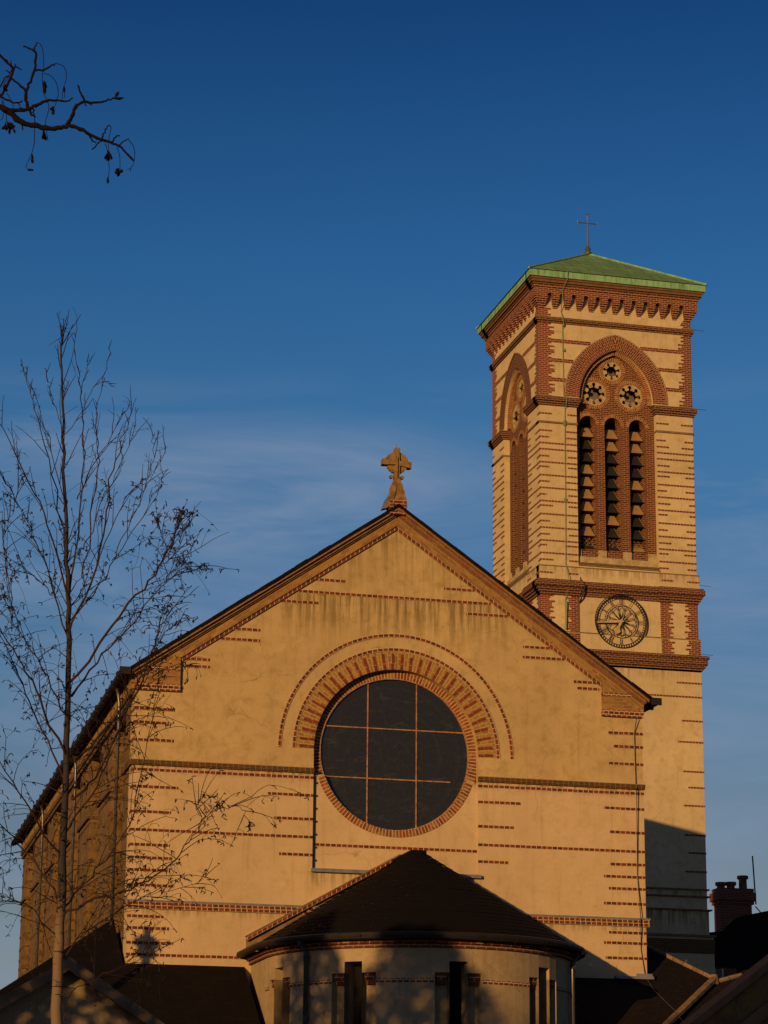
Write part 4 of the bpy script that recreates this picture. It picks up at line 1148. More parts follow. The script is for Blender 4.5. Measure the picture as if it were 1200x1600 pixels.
# lightning strip
ls = MB()
pts = [(1.0, .53, 35.98), (1.0, .50, 35.70), (.92, .40, 35.5), (.86, .27, 35.3), (.87, .25, 35.05), (.88, .03, 34.5), (.90, .14, 34.26), (.93, .15, 34.0), (.93, .03, 33.85), (.95, .03, 31.2), (1.0, .18, 31.1), (1.0, .17, 30.85), (.99, .03, 30.7), (.98, .03, 30.3), (.98, .10, 30.2), (.98, .03, 30.0), (.97, .03, 27), (.95, .03, 24.75), (.96, .12, 24.6), (1.0, .26, 24.05), (.96, .08, 23.6), (.92, .03, 23.4), (.92, .03, 22.3)]
for i in range(len(pts)-1):
    a, b_ = pts[i], pts[i+1]
    ls.face([FF(a[0]-.016, a[1], a[2]), FF(a[0]+.016, a[1], a[2]), FF(b_[0]+.016, b_[1], b_[2]), FF(b_[0]-.016, b_[1], b_[2])])
for z, h in ((34.1, .35), (33.0, .12), (30.15, .2), (27.2, .1), (23.2, .25)):
    ls.box(FF, .94-.03, .98+.03, .03, .06, z-h/2, z+h/2)
ls.tube([FF(.95, .07, 23.35), FF(.92, .06, 22.3)], .035, 6)
ls.build('lightning_conductor', M['conductor'], tower)
for F, z in ((FF, 31.14), (FF, 24.3), (FF, 34.3), (FF, 21.7)):
    sp_ = MB(); sp_.tube([F(TW, .05, z), F(TW+.55, .02, z-.02)], .008, 4); sp_.build('cable_stub', M['iron'], tower)
sh = MB(); sh.tube([FF(1.49, -.03, 24.72), FF(1.50, .06, 24.2), FF(1.62, .22, 23.95), FF(1.5, .12, 23.5), FF(1.49, -.05, 23.3), FF(1.49, -.05, 21.6)], .030, 6)
sh.build('drain_pipe', M['iron'], tower)
# clock
CLU, CLZ = 3.02, 22.72; CN = .10
FK = lambda u, n, z: FF(u, n*.42+.055, z)
ck = MB()
ck.arc(FK, CLU, CLZ, .972, 1.002, 0, 2*math.pi, .03, CN+.03, 72, radial=False)
ck.arc(FK, CLU, CLZ, .872, .886, 0, 2*math.pi, .05, CN, 72, radial=False)
ck.arc(FK, CLU, CLZ, .606, .628, 0, 2*math.pi, .05, CN, 60, radial=False)
for k in range(60):
    a = 2*math.pi*k/60; d = (math.cos(a), math.sin(a)); t2 = (-d[1]*.013, d[0]*.013)
    ck.prism(FK, [(CLU+d[0]*.89-t2[0], CLZ+d[1]*.89-t2[1]), (CLU+d[0]*.96-t2[0], CLZ+d[1]*.96-t2[1]), (CLU+d[0]*.96+t2[0], CLZ+d[1]*.96+t2[1]), (CLU+d[0]*.89+t2[0], CLZ+d[1]*.89+t2[1])], .05, CN)
for k in range(12):
    a = 2*math.pi*k/12+math.pi/12*0
    ctr = (CLU+.455*math.cos(a), CLZ+.455*math.sin(a))
    ck.arc(FK, ctr[0], ctr[1], .092, .108, a-math.pi*.62, a+math.pi*.62, .06, CN, 14, radial=False)
    for s_ in (-1, 1):
        aa = a+s_*math.pi*.62
        ck.tube([FK(CLU+.05*math.cos(a), .08, CLZ+.05*math.sin(a)), FK(ctr[0]+.10*math.cos(aa), .08, ctr[1]+.10*math.sin(aa))], .008, 5)
    ab = a+math.pi/12
    ck.tube([FK(CLU+.60*math.cos(ab), .08, CLZ+.60*math.sin(ab)), FK(CLU+.47*math.cos(ab), .08, CLZ+.47*math.sin(ab))], .008, 5)
    ck.tube([FK(CLU+.05*math.cos(ab), .08, CLZ+.05*math.sin(ab)), FK(CLU+.30*math.cos(ab), .08, CLZ+.30*math.sin(ab))], .008, 5)
clock = ck.build('clock_dial', M['iron'], tower)
rom = ['XII', 'I', 'II', 'III', 'IIII', 'V', 'VI', 'VII', 'VIII', 'IX', 'X', 'XI']
for h, sx in enumerate(rom):
    nm = MB(); a = math.pi/2-2*math.pi*h/12
    rd_ = Vector((math.cos(a), math.sin(a))); tg = Vector((math.sin(a), -math.cos(a)))
    wds = {'I': .045, 'V': .085, 'X': .085}; tot = sum(wds[c] for c in sx); x = -tot/2
    def stroke(x0, y0, x1, y1, wdt):
        p0 = Vector((CLU, CLZ))+tg*x0+rd_*y0; p1 = Vector((CLU, CLZ))+tg*x1+rd_*y1
        nm.tube([FK(p0.x, .085, p0.y), FK(p1.x, .085, p1.y)], wdt*.75, 4)
    for c in sx:
        wd = wds[c]; r0, r1 = .645, .865; cxx = x+wd/2
        if c == 'I': stroke(cxx, r0, cxx, r1, .012)
        if c == 'V': stroke(cxx-.026, r1, cxx, r0, .012); stroke(cxx+.026, r1, cxx, r0, .007)
        if c == 'X': stroke(cxx-.028, r1, cxx+.028, r0, .012); stroke(cxx+.028, r1, cxx-.028, r0, .007)
        x += wd
    nm._build('numeral', M['iron'], clock)

def hand(ang, L_, wd, tail, nm_, z):
    d = Vector((math.sin(ang), math.cos(ang))); t2 = Vector((d.y, -d.x)); c = Vector((CLU, CLZ)); hm_ = MB()
    if nm_ == 'minute_hand': prof = [(-tail, .02), (0, .045), (L_*.2, .05), (L_, .028)]
    else: prof = [(-tail, .03), (0, .055), (L_*.35, .04), (L_*.5, .06), (L_*.66, .125), (L_*.8, .10), (L_*.9, .04), (L_, .01)]
    pts = [c+d*a_+t2*b_ for a_, b_ in prof]+[c+d*a_-t2*b_ for a_, b_ in reversed(prof)]
    hm_.prism(FK, [(p.x, p.y) for p in pts], z, z+.025, back=True)
    hm_.build(nm_, M['hand'], clock)
hand(R(264.5), .94, .05, .10, 'minute_hand', .135)
hand(R(204), .56, .1, .10, 'hour_hand', .105)
settle(tower)

# ================================================================== neighbouring buildings
def gable_house(name, label, x0, x1, y0, y1, ze, za, xa, wallm, roofm, over=.25, verge=.16, cat='building', vm='coping'):
    e = empty(name, ((x0+x1)/2, (y0+y1)/2, 0), label, cat)
    F = lambda u, n, z: Vector((u, y0-n, z))
    wm_ = MB(); wm_.prism(F, [(x0, 0), (x1, 0), (x1, ze), (xa, za), (x0, ze)], -(y1-y0), 0, back=True); wm_.build('wall', M[wallm], e)
    rm_ = MB(); sR = (za-ze)/(x1-xa); sL_ = (za-ze)/(xa-x0)
    slab(rm_, [(xa, y0-over, za+.1), (xa, y1, za+.1), (x1+.3, y1, ze+.1-.3*sR), (x1+.3, y0-over, ze+.1-.3*sR)], .08)
    slab(rm_, [(xa, y0-over, za+.1), (xa, y1, za+.1), (x0-.3, y1, ze+.1-.3*sL_), (x0-.3, y0-over, ze+.1-.3*sL_)], .08)
    rm_.build('roof', M[roofm], e)
    for (xe, s_) in ((x1+.3, sR), (x0-.3, sL_)):
        ln = abs(xe-xa); vb = MB()
        F2 = lambda u, n, z: Vector((u, y0-over-n, z))
        vb.prism(F2, [(xa, za+.12), (xe, za+.12-s_*ln), (xe, za+.12-s_*ln-verge), (xa, za+.12-verge)], -.06, .04, back=True)
        vb.build('bargeboard', M[vm], e)
    return e
e = gable_house('vestry', 'low gabled vestry with pale bargeboards behind the birch trunk', -12.6, -4.6, -12, -4.5, 3.0, 5.50, -8.50, 'plaster_apse', 'slate', .3, .20)
CQ = Vector((-10.68, -5.94, 0)); dirs = Vector((SD.x, SD.y, 0)).normalized(); prp = Vector((dirs.y, -dirs.x, 0))
FC = lambda u, n, z: CQ+prp*u-dirs*n+Vector((0, 0, z))
hb = MB(); hb.box(FC, -.075, .075, -.1, .1, 4.2, 7.95); hb.box(FC, -.15, .15, -.15, .15, 7.95, 8.18); hb.box(FC, -.20, .20, -.2, .2, 8.18, 8.30); hb.box(FC, -.13, .13, -.13, .13, 8.30, 8.37)
ch_ = hb.build('chimney', M['brick_dark'], e); hb = MB(); hb.tube([FC(0, 0, 8.36), FC(0, 0, 8.58)], [.06, .05], 8); hb.build('chimney_pot', M['brick'], ch_); settle(e)
e = empty('porch', (4.75, -12.5, 0), 'low rendered gable with raking coping at the bottom right corner', 'building')
hb = MB(); FP = lambda u, n, z: Vector((u, -13.0-n, z))
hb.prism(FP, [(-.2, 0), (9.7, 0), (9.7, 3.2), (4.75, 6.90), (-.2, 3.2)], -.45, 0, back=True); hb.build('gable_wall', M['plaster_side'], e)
for s_ in (-1, 1):
    F2 = lambda u, n, z, s_=s_: FP(4.75+s_*u, n, z)
    hb = MB(); hb.prism(F2, [(0, 7.05), (5.2, 3.17), (5.2, 3.03), (0, 6.91)], -.5, .12, back=True); hb.build('coping', M['wood'], e)
    hb = MB(); hb.prism(F2, [(0, 6.42), (5.2, 2.54), (5.2, 2.30), (0, 6.18)], -.1, .16, back=True); hb.build('raking_shadow_strip', M['wood'], e)  # dark strip standing in for the bargeboard's shadow
hb = MB(); slab(hb, [Vector((4.75, -12.5, 6.2)), Vector((4.75, -8, 6.2)), Vector((9.0, -8, 3.0)), Vector((9.0, -12.5, 3.0))]); slab(hb, [Vector((4.75, -12.5, 6.2)), Vector((4.75, -11.2, 6.2)), Vector((1.0, -11.2, 3.4)), Vector((1.0, -12.5, 3.4))]); hb.build('roof', M['slate'], e)
settle(e)
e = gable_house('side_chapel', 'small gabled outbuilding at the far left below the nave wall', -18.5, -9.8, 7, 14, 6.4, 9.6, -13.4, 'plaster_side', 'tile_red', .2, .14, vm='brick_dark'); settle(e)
# terrace house with chimney beyond the tower, right edge
_before = set(bpy.data.objects)
th = empty('terrace_house', (34, 55, 0), 'dark roofed brick house with chimney stack at the right edge beyond the tower', 'house')
hb = MB(); FH = lambda u, n, z: Vector((u, 60-n, z))
hb.box(FH, 31.2, 42, -7, -.2, 0, 12.4); hb.build('wall', M['brick_dark'], th)
def at60(u, v, y=60.):
    d = _f+CR*((u-600)/FPX)+CU*((800-v)/FPX); return CAM+d*((y-CAM.y)/d.y)
hb = MB()
tp_ = [at60(1104, 1457), at60(1128, 1455), at60(1150, 1434), at60(1165, 1430), at60(1200, 1423), at60(1320, 1402)]
for a_, b_ in zip(tp_, tp_[1:]): slab(hb, [a_, b_, Vector((b_.x, 58.4, 12.2)), Vector((a_.x, 58.4, 12.2))], .12); slab(hb, [a_, b_, Vector((b_.x, 66, 11)), Vector((a_.x, 66, 11))], .12)
hb.build('roof', M['slate'], th)
hb = MB()
hb.box(FH, 31.42, 33.0, -1.0, -.15, 10.5, 16.2); hb.box(FH, 31.34, 33.10, -1.1, -.08, 16.2, 16.36); hb.box(FH, 31.26, 33.18, -1.15, 0, 16.36, 16.75); hb.box(FH, 31.34, 33.1, -1.05, -.08, 16.75, 16.95)
stck = hb.build('chimney', M['brick_dark'], th)
for x, zt_ in ((31.62, 17.25), (32.12, 17.28), (32.74, 17.6)):
    cpn = MB(); yc = 60.55
    cpn.tube([Vector((x, yc, 16.9)), Vector((x, yc, zt_-.16)), Vector((x, yc, zt_-.15)), Vector((x, yc, zt_))], [.20, .19, .27, .27], 12); cpn.build('chimney_pot', M['brick_dark'], stck)
an = MB(); an.tube([Vector((33.15, 60, 16.2)), Vector((33.05, 60, 18.5))], .035, 6); an.tube([Vector((33.12, 60, 16.1)), Vector((33.5, 60, 15.7))], .03, 5); an.build('aerial_mast', M['iron'], th)
wn = MB(); wn.box(FH, 29.9, 30.75, -2, .35, 12.2, 12.95)
dm = empty('dormer_house', (30.5, 62, 0), 'small house with white sash window between hall roof and dark roof', 'house')
wn = MB(); FD = lambda u, n, z: Vector((u, 58.8-n, z))
wn.box(FD, 28.4, 31.6, -2.5, 0, 0, 13.05); wn.build('wall', M['brick_dark'], dm)
wn = MB()
for x in (30.12, 30.52): wn.box(FD, x, x+.32, 0, .03, 12.1, 12.95)
wo = wn.build('window', M['board'], dm)
wn = MB()
for x in (30.07, 30.45, 30.85): wn.box(FD, x, x+.06, 0, .06, 12.05, 13.0)
wn.build('window_frame', M['white'], wo)
# both stand in the tower's shadow, 104 m away
for o in set(bpy.data.objects)-_before:
    if o.type == 'MESH':
        f_ = .915*(1.045 if o.name.split('.')[0] in ('chimney', 'chimney_pot', 'aerial_mast') else (.975 if o.parent is dm or (o.parent and o.parent.parent is dm) else 1))
        for v in o.data.vertices: v.co = CAM+(v.co-CAM)*f_
settle(th); settle(dm)

# unseen house added towards the sun; it and the yews shade the apse
dh = Vector((SD.x, SD.y, 0)).normalized(); ph = Vector((dh.y, -dh.x, 0))
def PQ(q, p): return ph*q + dh*p
h1 = empty('shade_house', tuple(PQ(11, -50)), 'long plain unseen house added so its roof shades the foot of the church', 'house')
FQ = lambda u, n, z: PQ(u, -46-n)+Vector((0, 0, z))
hb = MB(); hb.prism(FQ, [(4.5, 0), (11.1, 0), (11.1, 9.3), (4.5, 9.3)], -0, 8, back=True); hb.build('wall', M['brick'], h1)
hb = MB(); slab(hb, [PQ(4.2, -54.3)+Vector((0, 0, 9)), PQ(11.35, -54.3)+Vector((0, 0, 9)), PQ(11.35, -50)+Vector((0, 0, 11.9)), PQ(4.2, -50)+Vector((0, 0, 11.9))])
slab(hb, [PQ(4.2, -45.7)+Vector((0, 0, 9)), PQ(11.35, -45.7)+Vector((0, 0, 9)), PQ(11.35, -50)+Vector((0, 0, 11.9)), PQ(4.2, -50)+Vector((0, 0, 11.9))]); hb.build('roof', M['slate'], h1)
settle(h1)

# ================================================================== trees
def px(u, v, dist):
    """point on the sight line through (u, v) of the 1200 x 1600 survey photo, dist metres from the camera"""
    d = (_f+CR*(u-600)/FPX+CU*(800-v)/FPX).normalized(); return CAM+d*dist
def jitter(rn, s): return Vector((rn.gauss(0, s), rn.gauss(0, s), rn.gauss(0, s)))
def smoothpath(pts, sub=3):
    P = [Vector(p) for p in pts]; o_ = []
    for i in range(len(P)-1):
        p0, p1, p2, p3 = P[max(i-1, 0)], P[i], P[i+1], P[min(i+2, len(P)-1)]
        for k in range(sub):
            t_ = k/sub; t2, t3 = t_*t_, t_*t_*t_
            o_.append(.5*((2*p1)+(p2-p0)*t_+(2*p0-5*p1+4*p2-p3)*t2+(3*p1-p0-3*p2+p3)*t3))
    o_.append(P[-1]); return o_

birch = empty('birch_tree', (-11, -30, 0), 'slender bare birch with fine drooping twigs at the left, its trunk pale near the ground', 'tree')
rb = random.Random(42); D0 = 24.6
# trunk
tk = [(86, 1700), (88, 1600), (91, 1500), (96, 1380), (103, 1200), (107, 1060), (107, 950), (105, 880), (100, 760), (98, 660), (96, 560), (95, 505)]
tp = [px(u, v, D0*1.0) for u, v in tk]
base = Vector((tp[0].x-.05, tp[0].y, 0)); low = [base, base+(tp[0]-base)*.5]
trunk_pts = smoothpath(low+tp, 4)
_RZ = ((0, .085), (2, .066), (3.5, .053), (4.5, .044), (5.5, .031), (7, .025), (9, .012), (10.4, .0035), (20, .0035))
def rad_z(z):
    for (a_, ra1), (b_, rb1) in zip(_RZ, _RZ[1:]):
        if z <= b_: return ra1+(rb1-ra1)*(z-a_)/(b_-a_)
    return .0035
tmb = MB(); tmb.tube([p+jitter(rb, .006) for p in trunk_pts], [rad_z(p.z) for p in trunk_pts], 12)
tmb.build('trunk', M['birch'], birch, smooth=True)
crown = MB(); fine = MB(); cat = MB()
def at_depth(lst, d0, d1):
    n = len(lst); return [px(u, v, d0+(d1-d0)*i/(n-1)) for i, (u, v) in enumerate(lst)]
main = [
 ([(108, 925), (120, 850), (127, 760), (130, 680), (127, 610), (118, 560), (121, 505)], 24.6, 24.9, .018),
 ([(128, 610), (135, 580), (139, 560)], 24.7, 24.9, .006),
 ([(108, 985), (150, 890), (168, 800), (178, 720), (197, 670), (205, 640)], 24.6, 23.9, .022),
 ([(130, 900), (146, 780), (154, 690), (152, 650), (160, 590), (173, 533)], 24.6, 25.2, .014),
 ([(108, 1068), (190, 960), (240, 895), (270, 850), (278, 820), (284, 810)], 24.6, 23.7, .024),
 ([(262, 868), (250, 830), (243, 812)], 23.9, 23.6, .006),
 ([(240, 925), (262, 900), (282, 889), (335, 887)], 24.0, 23.4, .008),
 ([(238, 898), (262, 880), (280, 845), (294, 823)], 24.0, 23.8, .007),
 ([(110, 1090), (150, 1035), (205, 975), (262, 905), (320, 892)], 24.6, 25.3, .020),
 ([(112, 1185), (150, 1160), (215, 1080), (240, 1010), (262, 960), (300, 925)], 24.6, 23.8, .024),
 ([(98, 1430), (160, 1400), (180, 1398), (243, 1367), (290, 1325), (317, 1282), (347, 1262)], 24.6, 22.8, .022),
 ([(347, 1262), (372, 1262), (392, 1285)], 22.8, 22.7, .005),
 ([(317, 1282), (309, 1262), (311, 1250), (318, 1243)], 22.9, 22.8, .004),
 ([(105, 1190), (60, 1090), (35, 1040), (0, 980), (-40, 930)], 24.6, 24.0, .024),
 ([(103, 1225), (66, 1140), (35, 1070), (5, 1000), (-30, 960)], 24.6, 25.4, .018),
 ([(94, 1345), (50, 1270), (0, 1190), (-60, 1120)], 24.6, 24.0, .022),
 ([(90, 1400), (40, 1330), (0, 1285), (-50, 1240)], 24.6, 25.4, .018),
 ([(105, 935), (75, 820), (40, 740), (0, 662), (-20, 640)], 24.6, 24.0, .018),
 ([(104, 870), (82, 740), (55, 640), (42, 590), (33, 572)], 24.6, 25.0, .014),
 ([(101, 800), (78, 700), (62, 640), (35, 575)], 24.6, 24.2, .010),
 ([(99, 700), (88, 640), (76, 600), (70, 575)], 24.6, 24.4, .008),
 ([(112, 1250), (160, 1200), (205, 1090), (250, 1000), (290, 965)], 24.6, 25.6, .022),
 ([(97, 1420), (140, 1370), (200, 1290), (225, 1180), (250, 1060)], 24.6, 25.4, .020),
 ([(92, 1500), (140, 1450), (210, 1410), (270, 1390), (330, 1370)], 24.6, 25.0, .012),
 ([(100, 1300), (150, 1230), (190, 1130), (230, 1060), (300, 1040)], 24.6, 23.6, .018),
 ([(99, 680), (130, 640), (150, 600), (178, 605)], 24.6, 24.3, .007),
 ([(120, 780), (150, 720), (185, 660), (202, 632)], 24.6, 24.1, .011),
 ([(128, 860), (165, 770), (200, 700), (214, 638)], 24.6, 25.0, .011),
 ([(150, 880), (190, 790), (236, 745), (262, 697)], 24.3, 23.9, .010),
 ([(180, 870), (215, 790), (238, 730), (239, 678)], 24.2, 24.2, .009),
 ([(120, 960), (165, 900), (230, 790), (262, 730)], 24.6, 25.4, .013),
 ([(106, 1000), (85, 930), (60, 850), (30, 790), (0, 740)], 24.6, 25.2, .016),
 ([(84, 930), (50, 900), (15, 890), (-20, 880)], 24.9, 24.5, .009),
 ([(107, 1130), (75, 1060), (30, 985), (0, 930)], 24.6, 23.8, .016),
 ([(92, 1470), (50, 1420), (10, 1400), (-40, 1360)], 24.6, 24.0, .012),
 ([(88, 1560), (150, 1530), (215, 1500), (240, 1490)], 24.6, 23.4, .010),
 ([(20, 985), (12, 900), (8, 830), (26, 780), (28, 710)], 24.2, 24.2, .009),
]
def catkin(p, rn, small=False):
    for s_ in range(rn.choice((1, 2, 2, 3))):
        d = Vector((rn.gauss(0, .6), rn.gauss(0, .6), -.6+rn.gauss(0, .55))).normalized()
        L_ = rn.uniform(.022, .045)
        cat.tube([p, p+d*L_*.5, p+d*L_], [.0028, .0052, .0024], 4)
def twig(p, d, L_, r, rn, droop, depth=0):
    n = max(4, int(L_/.10)); pts = [p.copy()]; d = d.normalized(); q = p.copy()
    for k in range(n):
        d = (d+jitter(rn, .11)+Vector((0, 0, -droop*(k/n)))).normalized()
        q = q+d*(L_/n); pts.append(q.copy())
    rr_ = [max(.0019, r*(1-k/(n+1)*.6)) for k in range(n+1)]
    fine.tube(pts, rr_, 3, cap=False)
    if depth < 2:
        for k in range(1, n):
            if rn.random() < (.42 if depth == 0 else .30):
                dd = (d*.4+jitter(rn, .75)); dd = dd.normalized()
                twig(pts[k], dd, L_*rn.uniform(.25, .55), rr_[k]*.7, rn, droop*1.3, depth+1)
    zz_ = pts[-1].z
    if zz_ < 8.4 and rn.random() < .75: catkin(pts[-1], rn)
    if zz_ < 8.2:
        for k in range(2, n):
            if rn.random() < .13: catkin(pts[k], rn)
for lst_, d0, d1, r0 in main:
    pp = smoothpath(at_depth(lst_, d0, d1), 5)
    pp = [p+jitter(rb, .012) for p in pp]; n = len(pp)
    r0 *= .56; crown.tube(pp, [max(.003, r0*(1-.85*i/(n-1))) for i in range(n)], 6, cap=False)
    Ltot = sum((pp[i+1]-pp[i]).length for i in range(n-1))
    hi_ = pp[n//2].z > 7.9; cnt = int(Ltot*(4.0 if hi_ else 9.0))+3
    for j in range(cnt):
        t_ = .12+.86*(j+rb.random())/cnt; f_ = t_*(n-1); i = min(int(f_), n-2); p = pp[i].lerp(pp[i+1], f_-i); d = (pp[i+1]-pp[max(i-1, 0)]).normalized()
        high = (p.z-6.2)/3.6
        dd = d*rb.uniform(.5, 1.1)+jitter(rb, .55)+Vector((0, 0, .35*max(high, 0)))
        if high > .4: dd = d*1.25+jitter(rb, .34)+Vector((0, 0, .45))
        dr = .03 if high > .55 else (.26 if high > .1 else .36)
        Lt = (rb.uniform(.22, .55) if high > .4 else rb.uniform(.26, .85))*(1.12-.7*t_)
        Lt *= .45 if p.z > 8.9 else 1
        twig(p, dd, Lt, .0046, rb, dr*rb.uniform(.2, 1.2))
    if pp[-1].z < 8.4: catkin(pp[-1], rb)
# trunk side shoots
for j in range(56):
    i = rb.randint(int(len(trunk_pts)*.36), len(trunk_pts)-3); p = trunk_pts[i]
    a = rb.uniform(0, 2*math.pi); high = (p.z-6.0)/4
    dd = Vector((math.cos(a), math.sin(a), rb.uniform(.3, 1.2)+max(high, 0)*2.2))
    twig(p, dd, rb.uniform(.3, .7)*(.6 if high > .4 else 1), .0058, rb, .04 if high > .5 else .28)
crown.build('limbs', M['twig_red'], birch); fine.build('crown', M['twig'], birch); cat.build('catkins', M['twig'], birch)
settle(birch)

# branch reaching in from the upper left
oh = empty('overhanging_tree', (-15.4, -45.2, 0), 'dark bare tree whose knotty branch with hanging seed clusters reaches in at the upper left', 'tree')
ro2 = random.Random(9); DB = 8.0
def bp(a, b_, d=0.): return px(a/5, 40+b_/5, DB+d)
om = MB()
PX1 = DB/FPX
def limb(pts, r0, r1, knob=True, dd=0., mb=None, sub=4, dz=0.):
    mb = mb or om
    n = len(pts); P = [bp(p[0], p[1], dd+dz*i/(n-1)) for i, p in enumerate(pts)]
    P = smoothpath(P, sub); m_ = len(P)
    rr = []
    for i in range(m_):
        r = (r0+(r1-r0)*i/(m_-1))*PX1/5*.5
        if knob: r *= 1+.22*max(0, math.sin(i*1.9+pts[0][0]))**3+ro2.uniform(-.06, .10)
        rr.append(r)
    P = [p+jitter(ro2, .0012 if knob else .0) for p in P]
    mb.tube(P, rr, 8 if knob else 5)
    return P
limb([(-260, 560), (0, 640), (60, 665), (130, 730), (200, 765), (300, 785), (400, 808), (500, 790), (560, 785), (650, 820), (720, 865), (800, 890), (880, 920), (940, 950), (1040, 1055)], 52, 15)
limb([(520, 785), (560, 715), (590, 640), (655, 590)], 30, 20); limb([(655, 590), (700, 600), (780, 600), (830, 585), (890, 566)], 22, 12)
limb([(890, 568), (930, 572), (968, 562)], 14, 4, dd=.01); om.tube([bp(900, 560), bp(915, 535), bp(932, 515)], [.0020, .0058, .001], 6); om.tube([bp(900, 568), bp(935, 570), bp(966, 564)], [.003, .0052, .001], 6)
limb([(655, 590), (640, 545), (622, 510), (607, 460)], 18, 12); limb([(660, 595), (670, 625)], 14, 6); limb([(690, 603), (720, 622)], 12, 6)
limb([(592, 640), (592, 607)], 18, 14)
limb([(40, 665), (120, 662), (210, 655), (260, 632), (330, 600), (380, 587), (440, 580), (520, 590), (575, 565)], 36, 10)
limb([(225, 650), (205, 580), (203, 510), (235, 440), (270, 345), (278, 220), (262, 195), (220, 175), (185, 160)], 26, 10)
limb([(262, 195), (275, 160), (286, 133)], 14, 8); limb([(270, 345), (335, 347), (380, 325), (432, 295)], 18, 12)
limb([(203, 512), (150, 460), (90, 412)], 18, 14); limb([(-120, 470), (0, 545), (45, 480), (85, 400), (100, 335), (60, 290), (0, 230), (-60, 170)], 22, 18, dd=.1)
limb([(100, 330), (130, 325), (165, 352)], 14, 8, dd=.1); limb([(85, 310), (85, 275)], 10, 6, dd=.1); limb([(75, 375), (45, 348)], 12, 6, dd=.1); limb([(110, 320), (125, 300)], 10, 6, dd=.1)
limb([(0, 555), (60, 580), (130, 605), (180, 590)], 18, 8, dd=.05); limb([(140, 605), (165, 638)], 9, 5, dd=.05)
limb([(-80, 500), (0, 480), (35, 410), (80, 400)], 14, 10, dd=.15)
limb([(225, 650), (245, 690), (275, 720)], 22, 12); limb([(265, 655), (262, 700)], 14, 10); limb([(165, 760), (178, 815)], 14, 8)
limb([(795, 890), (815, 835), (838, 790), (860, 780)], 14, 7); limb([(800, 895), (760, 930), (722, 970)], 12, 10); limb([(700, 865), (728, 905), (755, 910)], 14, 7)
limb([(878, 912), (900, 870), (935, 856)], 14, 9); limb([(920, 938), (960, 910), (998, 885)], 12, 7)
thin = MB()
def th_(pts, r=6.5): limb(pts, r, r*.8, False, mb=thin, sub=5)
th_([(860, 780), (866, 810), (850, 890), (850, 980)]); th_([(820, 920), (838, 970), (848, 1060), (853, 1130), (838, 1240)])
th_([(915, 950), (935, 1020), (938, 1120)]); th_([(998, 885), (1040, 940), (1053, 1000), (1045, 1070), (1020, 1115), (995, 1122)]); th_([(1020, 1115), (1022, 1140)])
th_([(286, 133), (315, 145), (335, 200), (341, 300), (340, 350)]); th_([(432, 295), (490, 315), (518, 370), (512, 440), (492, 500), (484, 590)]); th_([(505, 480), (506, 565)])
th_([(345, 372), (400, 395), (440, 450), (455, 530), (435, 610), (415, 650)]); th_([(335, 350), (330, 430), (345, 530), (380, 620), (375, 680), (358, 740), (360, 800), (375, 900)])
th_([(270, 715), (270, 860), (265, 930), (240, 1020), (205, 1090), (210, 1120)]); th_([(245, 1000), (252, 1050)]); th_([(50, 525), (85, 580), (110, 640)]); th_([(15, 570), (25, 700), (5, 740)]); th_([(25, 590), (50, 700), (48, 760)])
th_([(100, 330), (20, 480)], 8)
def key(c, n, w, h):
    for k in range(n):
        a, b_ = c[0]+ro2.uniform(-w, w), c[1]+ro2.uniform(-h*.3, h*.3)
        a2, b2 = a+ro2.uniform(-w, w), b_+ro2.uniform(.3, 1.)*h
        p0, p1 = bp(a, b_, ro2.uniform(-.02, .02)), bp(a2, b2, ro2.uniform(-.02, .02))
        thin.tube([p0, p0.lerp(p1, .4), p0.lerp(p1, .75), p1], [.0012, .0028, .0045, .001], 5)
for c, n, w_, h_ in (((350, 440), 9, 14, 70), ((418, 640), 5, 8, 50), ((345, 830), 6, 18, 60), ((252, 1025), 4, 5, 55), ((235, 1125), 2, 18, 6), ((70, 765), 16, 55, 55), ((850, 990), 9, 28, 55), ((930, 1125), 12, 36, 40), ((842, 1190), 3, 4, 40), ((502, 490), 2, 4, 40), ((35, 470), 5, 22, 40), ((405, 640), 3, 12, 12)):
    key(c, n+2, w_*.6, h_*1.25)
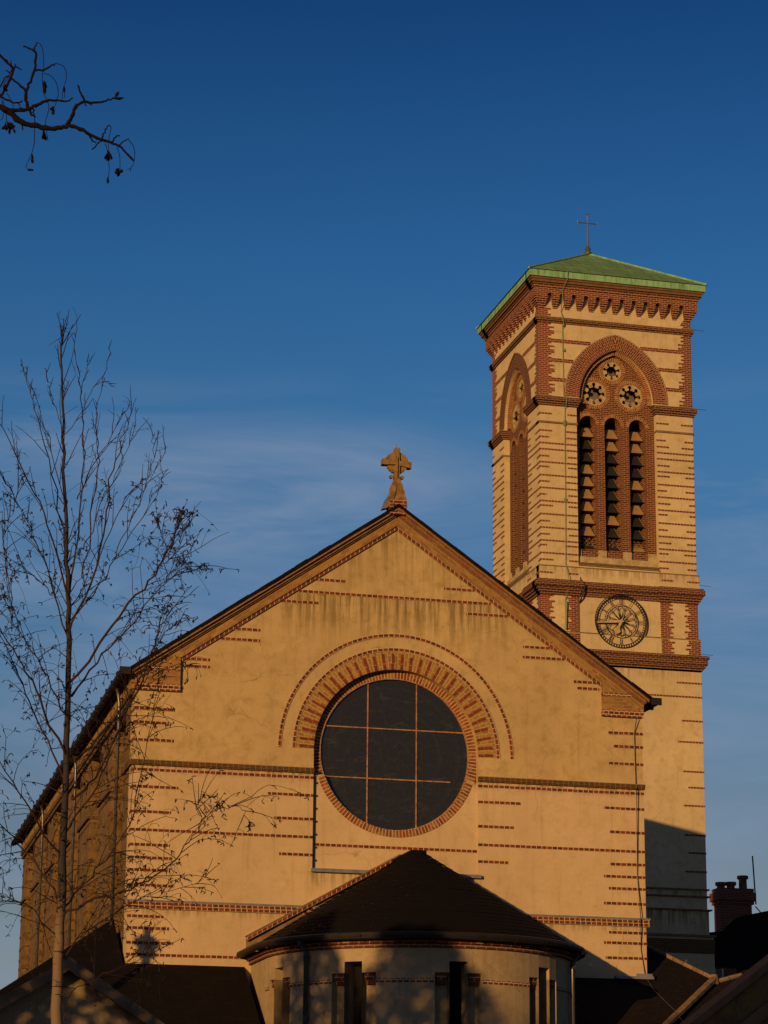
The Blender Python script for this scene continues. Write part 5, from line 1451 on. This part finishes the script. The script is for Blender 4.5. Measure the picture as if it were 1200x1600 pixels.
# the limb goes on out of the picture to its trunk
P0 = bp(-250, 560); TB = Vector((-15.9, -45.3, 0))
om.tube(smoothpath([P0, P0+Vector((-.5, 0, .06)), Vector((-14.9, -45.3, 5.0)), Vector((-15.7, -45.3, 4.4))], 5), [.013, .013, .014, .015, .016, .018, .020, .024, .028, .032, .036, .04, .045, .05, .055, .06], 8)
P1 = bp(-120, 470, .1); om.tube(smoothpath([P1, P1+Vector((-.5, 0, .0)), P0+Vector((-.9, 0, -.02))], 3), .007, 6)
P1 = bp(-60, 170, .1); om.tube(smoothpath([P1, P1+Vector((-.4, 0, .1)), Vector((-15.2, -45.3, 5.4)), Vector((-15.75, -45.3, 4.9))], 3), .008, 6)
om.build('branch', M['bark'], oh, smooth=True); thin.build('seed_clusters', M['bark'], oh)
tr = MB(); tr.tube(smoothpath([TB, TB+Vector((.05, 0, 2)), TB+Vector((.15, 0, 4.4)), TB+Vector((.0, .1, 6.6)), TB+Vector((.3, .2, 9))], 4), [.22-.011*k for k in range(17)], 12)
for k in range(16):
    a = k*2.4; p = TB+Vector((.1, .05, 5+k*.25)); d = Vector((math.cos(a)*.9-.5, math.sin(a)*.7+.3, .7))
    tr.tube(smoothpath([p, p+d*.7, p+d*1.5+Vector((0, 0, .2))], 3), [.05, .045, .04, .03, .025, .02, .012], 6)
tr.build('trunk', M['bark'], oh, smooth=True)
settle(oh)

# evergreen beyond the left edge of the view; its crown filters the light on the apse
def leafy(name, label, q, p, z0, z1, rad, n, seed):
    e_ = empty(name, tuple(PQ(q, p)), label, 'tree', 'yews in the churchyard hedge'); rn = random.Random(seed); c = PQ(q, p)
    t_ = MB(); t_.tube([c, c+Vector((.1, 0, z0)), c+Vector((0, .1, z1*.85))], [.25, .2, .05], 8)
    for k in range(10):
        a = k*2.4; pp_ = c+Vector((0, 0, z0+(z1-z0)*k/12)); t_.tube([pp_, pp_+Vector((math.cos(a)*rad*.7, math.sin(a)*rad*.7, .8))], [.06, .02], 5)
    t_.build('trunk', M['bark'], e_)
    cm = MB()
    for k in range(n):
        z = rn.uniform(z0, z1); f = (z-z0)/(z1-z0); rr = rad*(1-.75*f**5)*math.sqrt(rn.random()); a = rn.uniform(0, 6.283)
        cpt = c+Vector((math.cos(a)*rr, math.sin(a)*rr, z+.2*math.sin(a*3)))
        u_ = jitter(rn, 1).normalized()*rn.uniform(.05, .12); v_ = jitter(rn, 1).normalized()*rn.uniform(.05, .12)
        cm.face([cpt-u_, cpt+v_, cpt+u_, cpt-v_])
    cm.build('crown', M['leaf'], e_); settle(e_)
leafy('yew_tree', 'slim dark yew at the churchyard edge, tallest of the three', .3, -26.5, 1.5, 10.5, 1.5, 7600, 1)
leafy('yew_tree', 'broad dark yew in the middle of the churchyard hedge', 2.7, -27.5, 1.5, 10.2, 1.9, 9800, 2)
leafy('yew_tree', 'spreading dark yew nearest the long house', 5.9, -29, 1.5, 10.0, 2.1, 9600, 3)
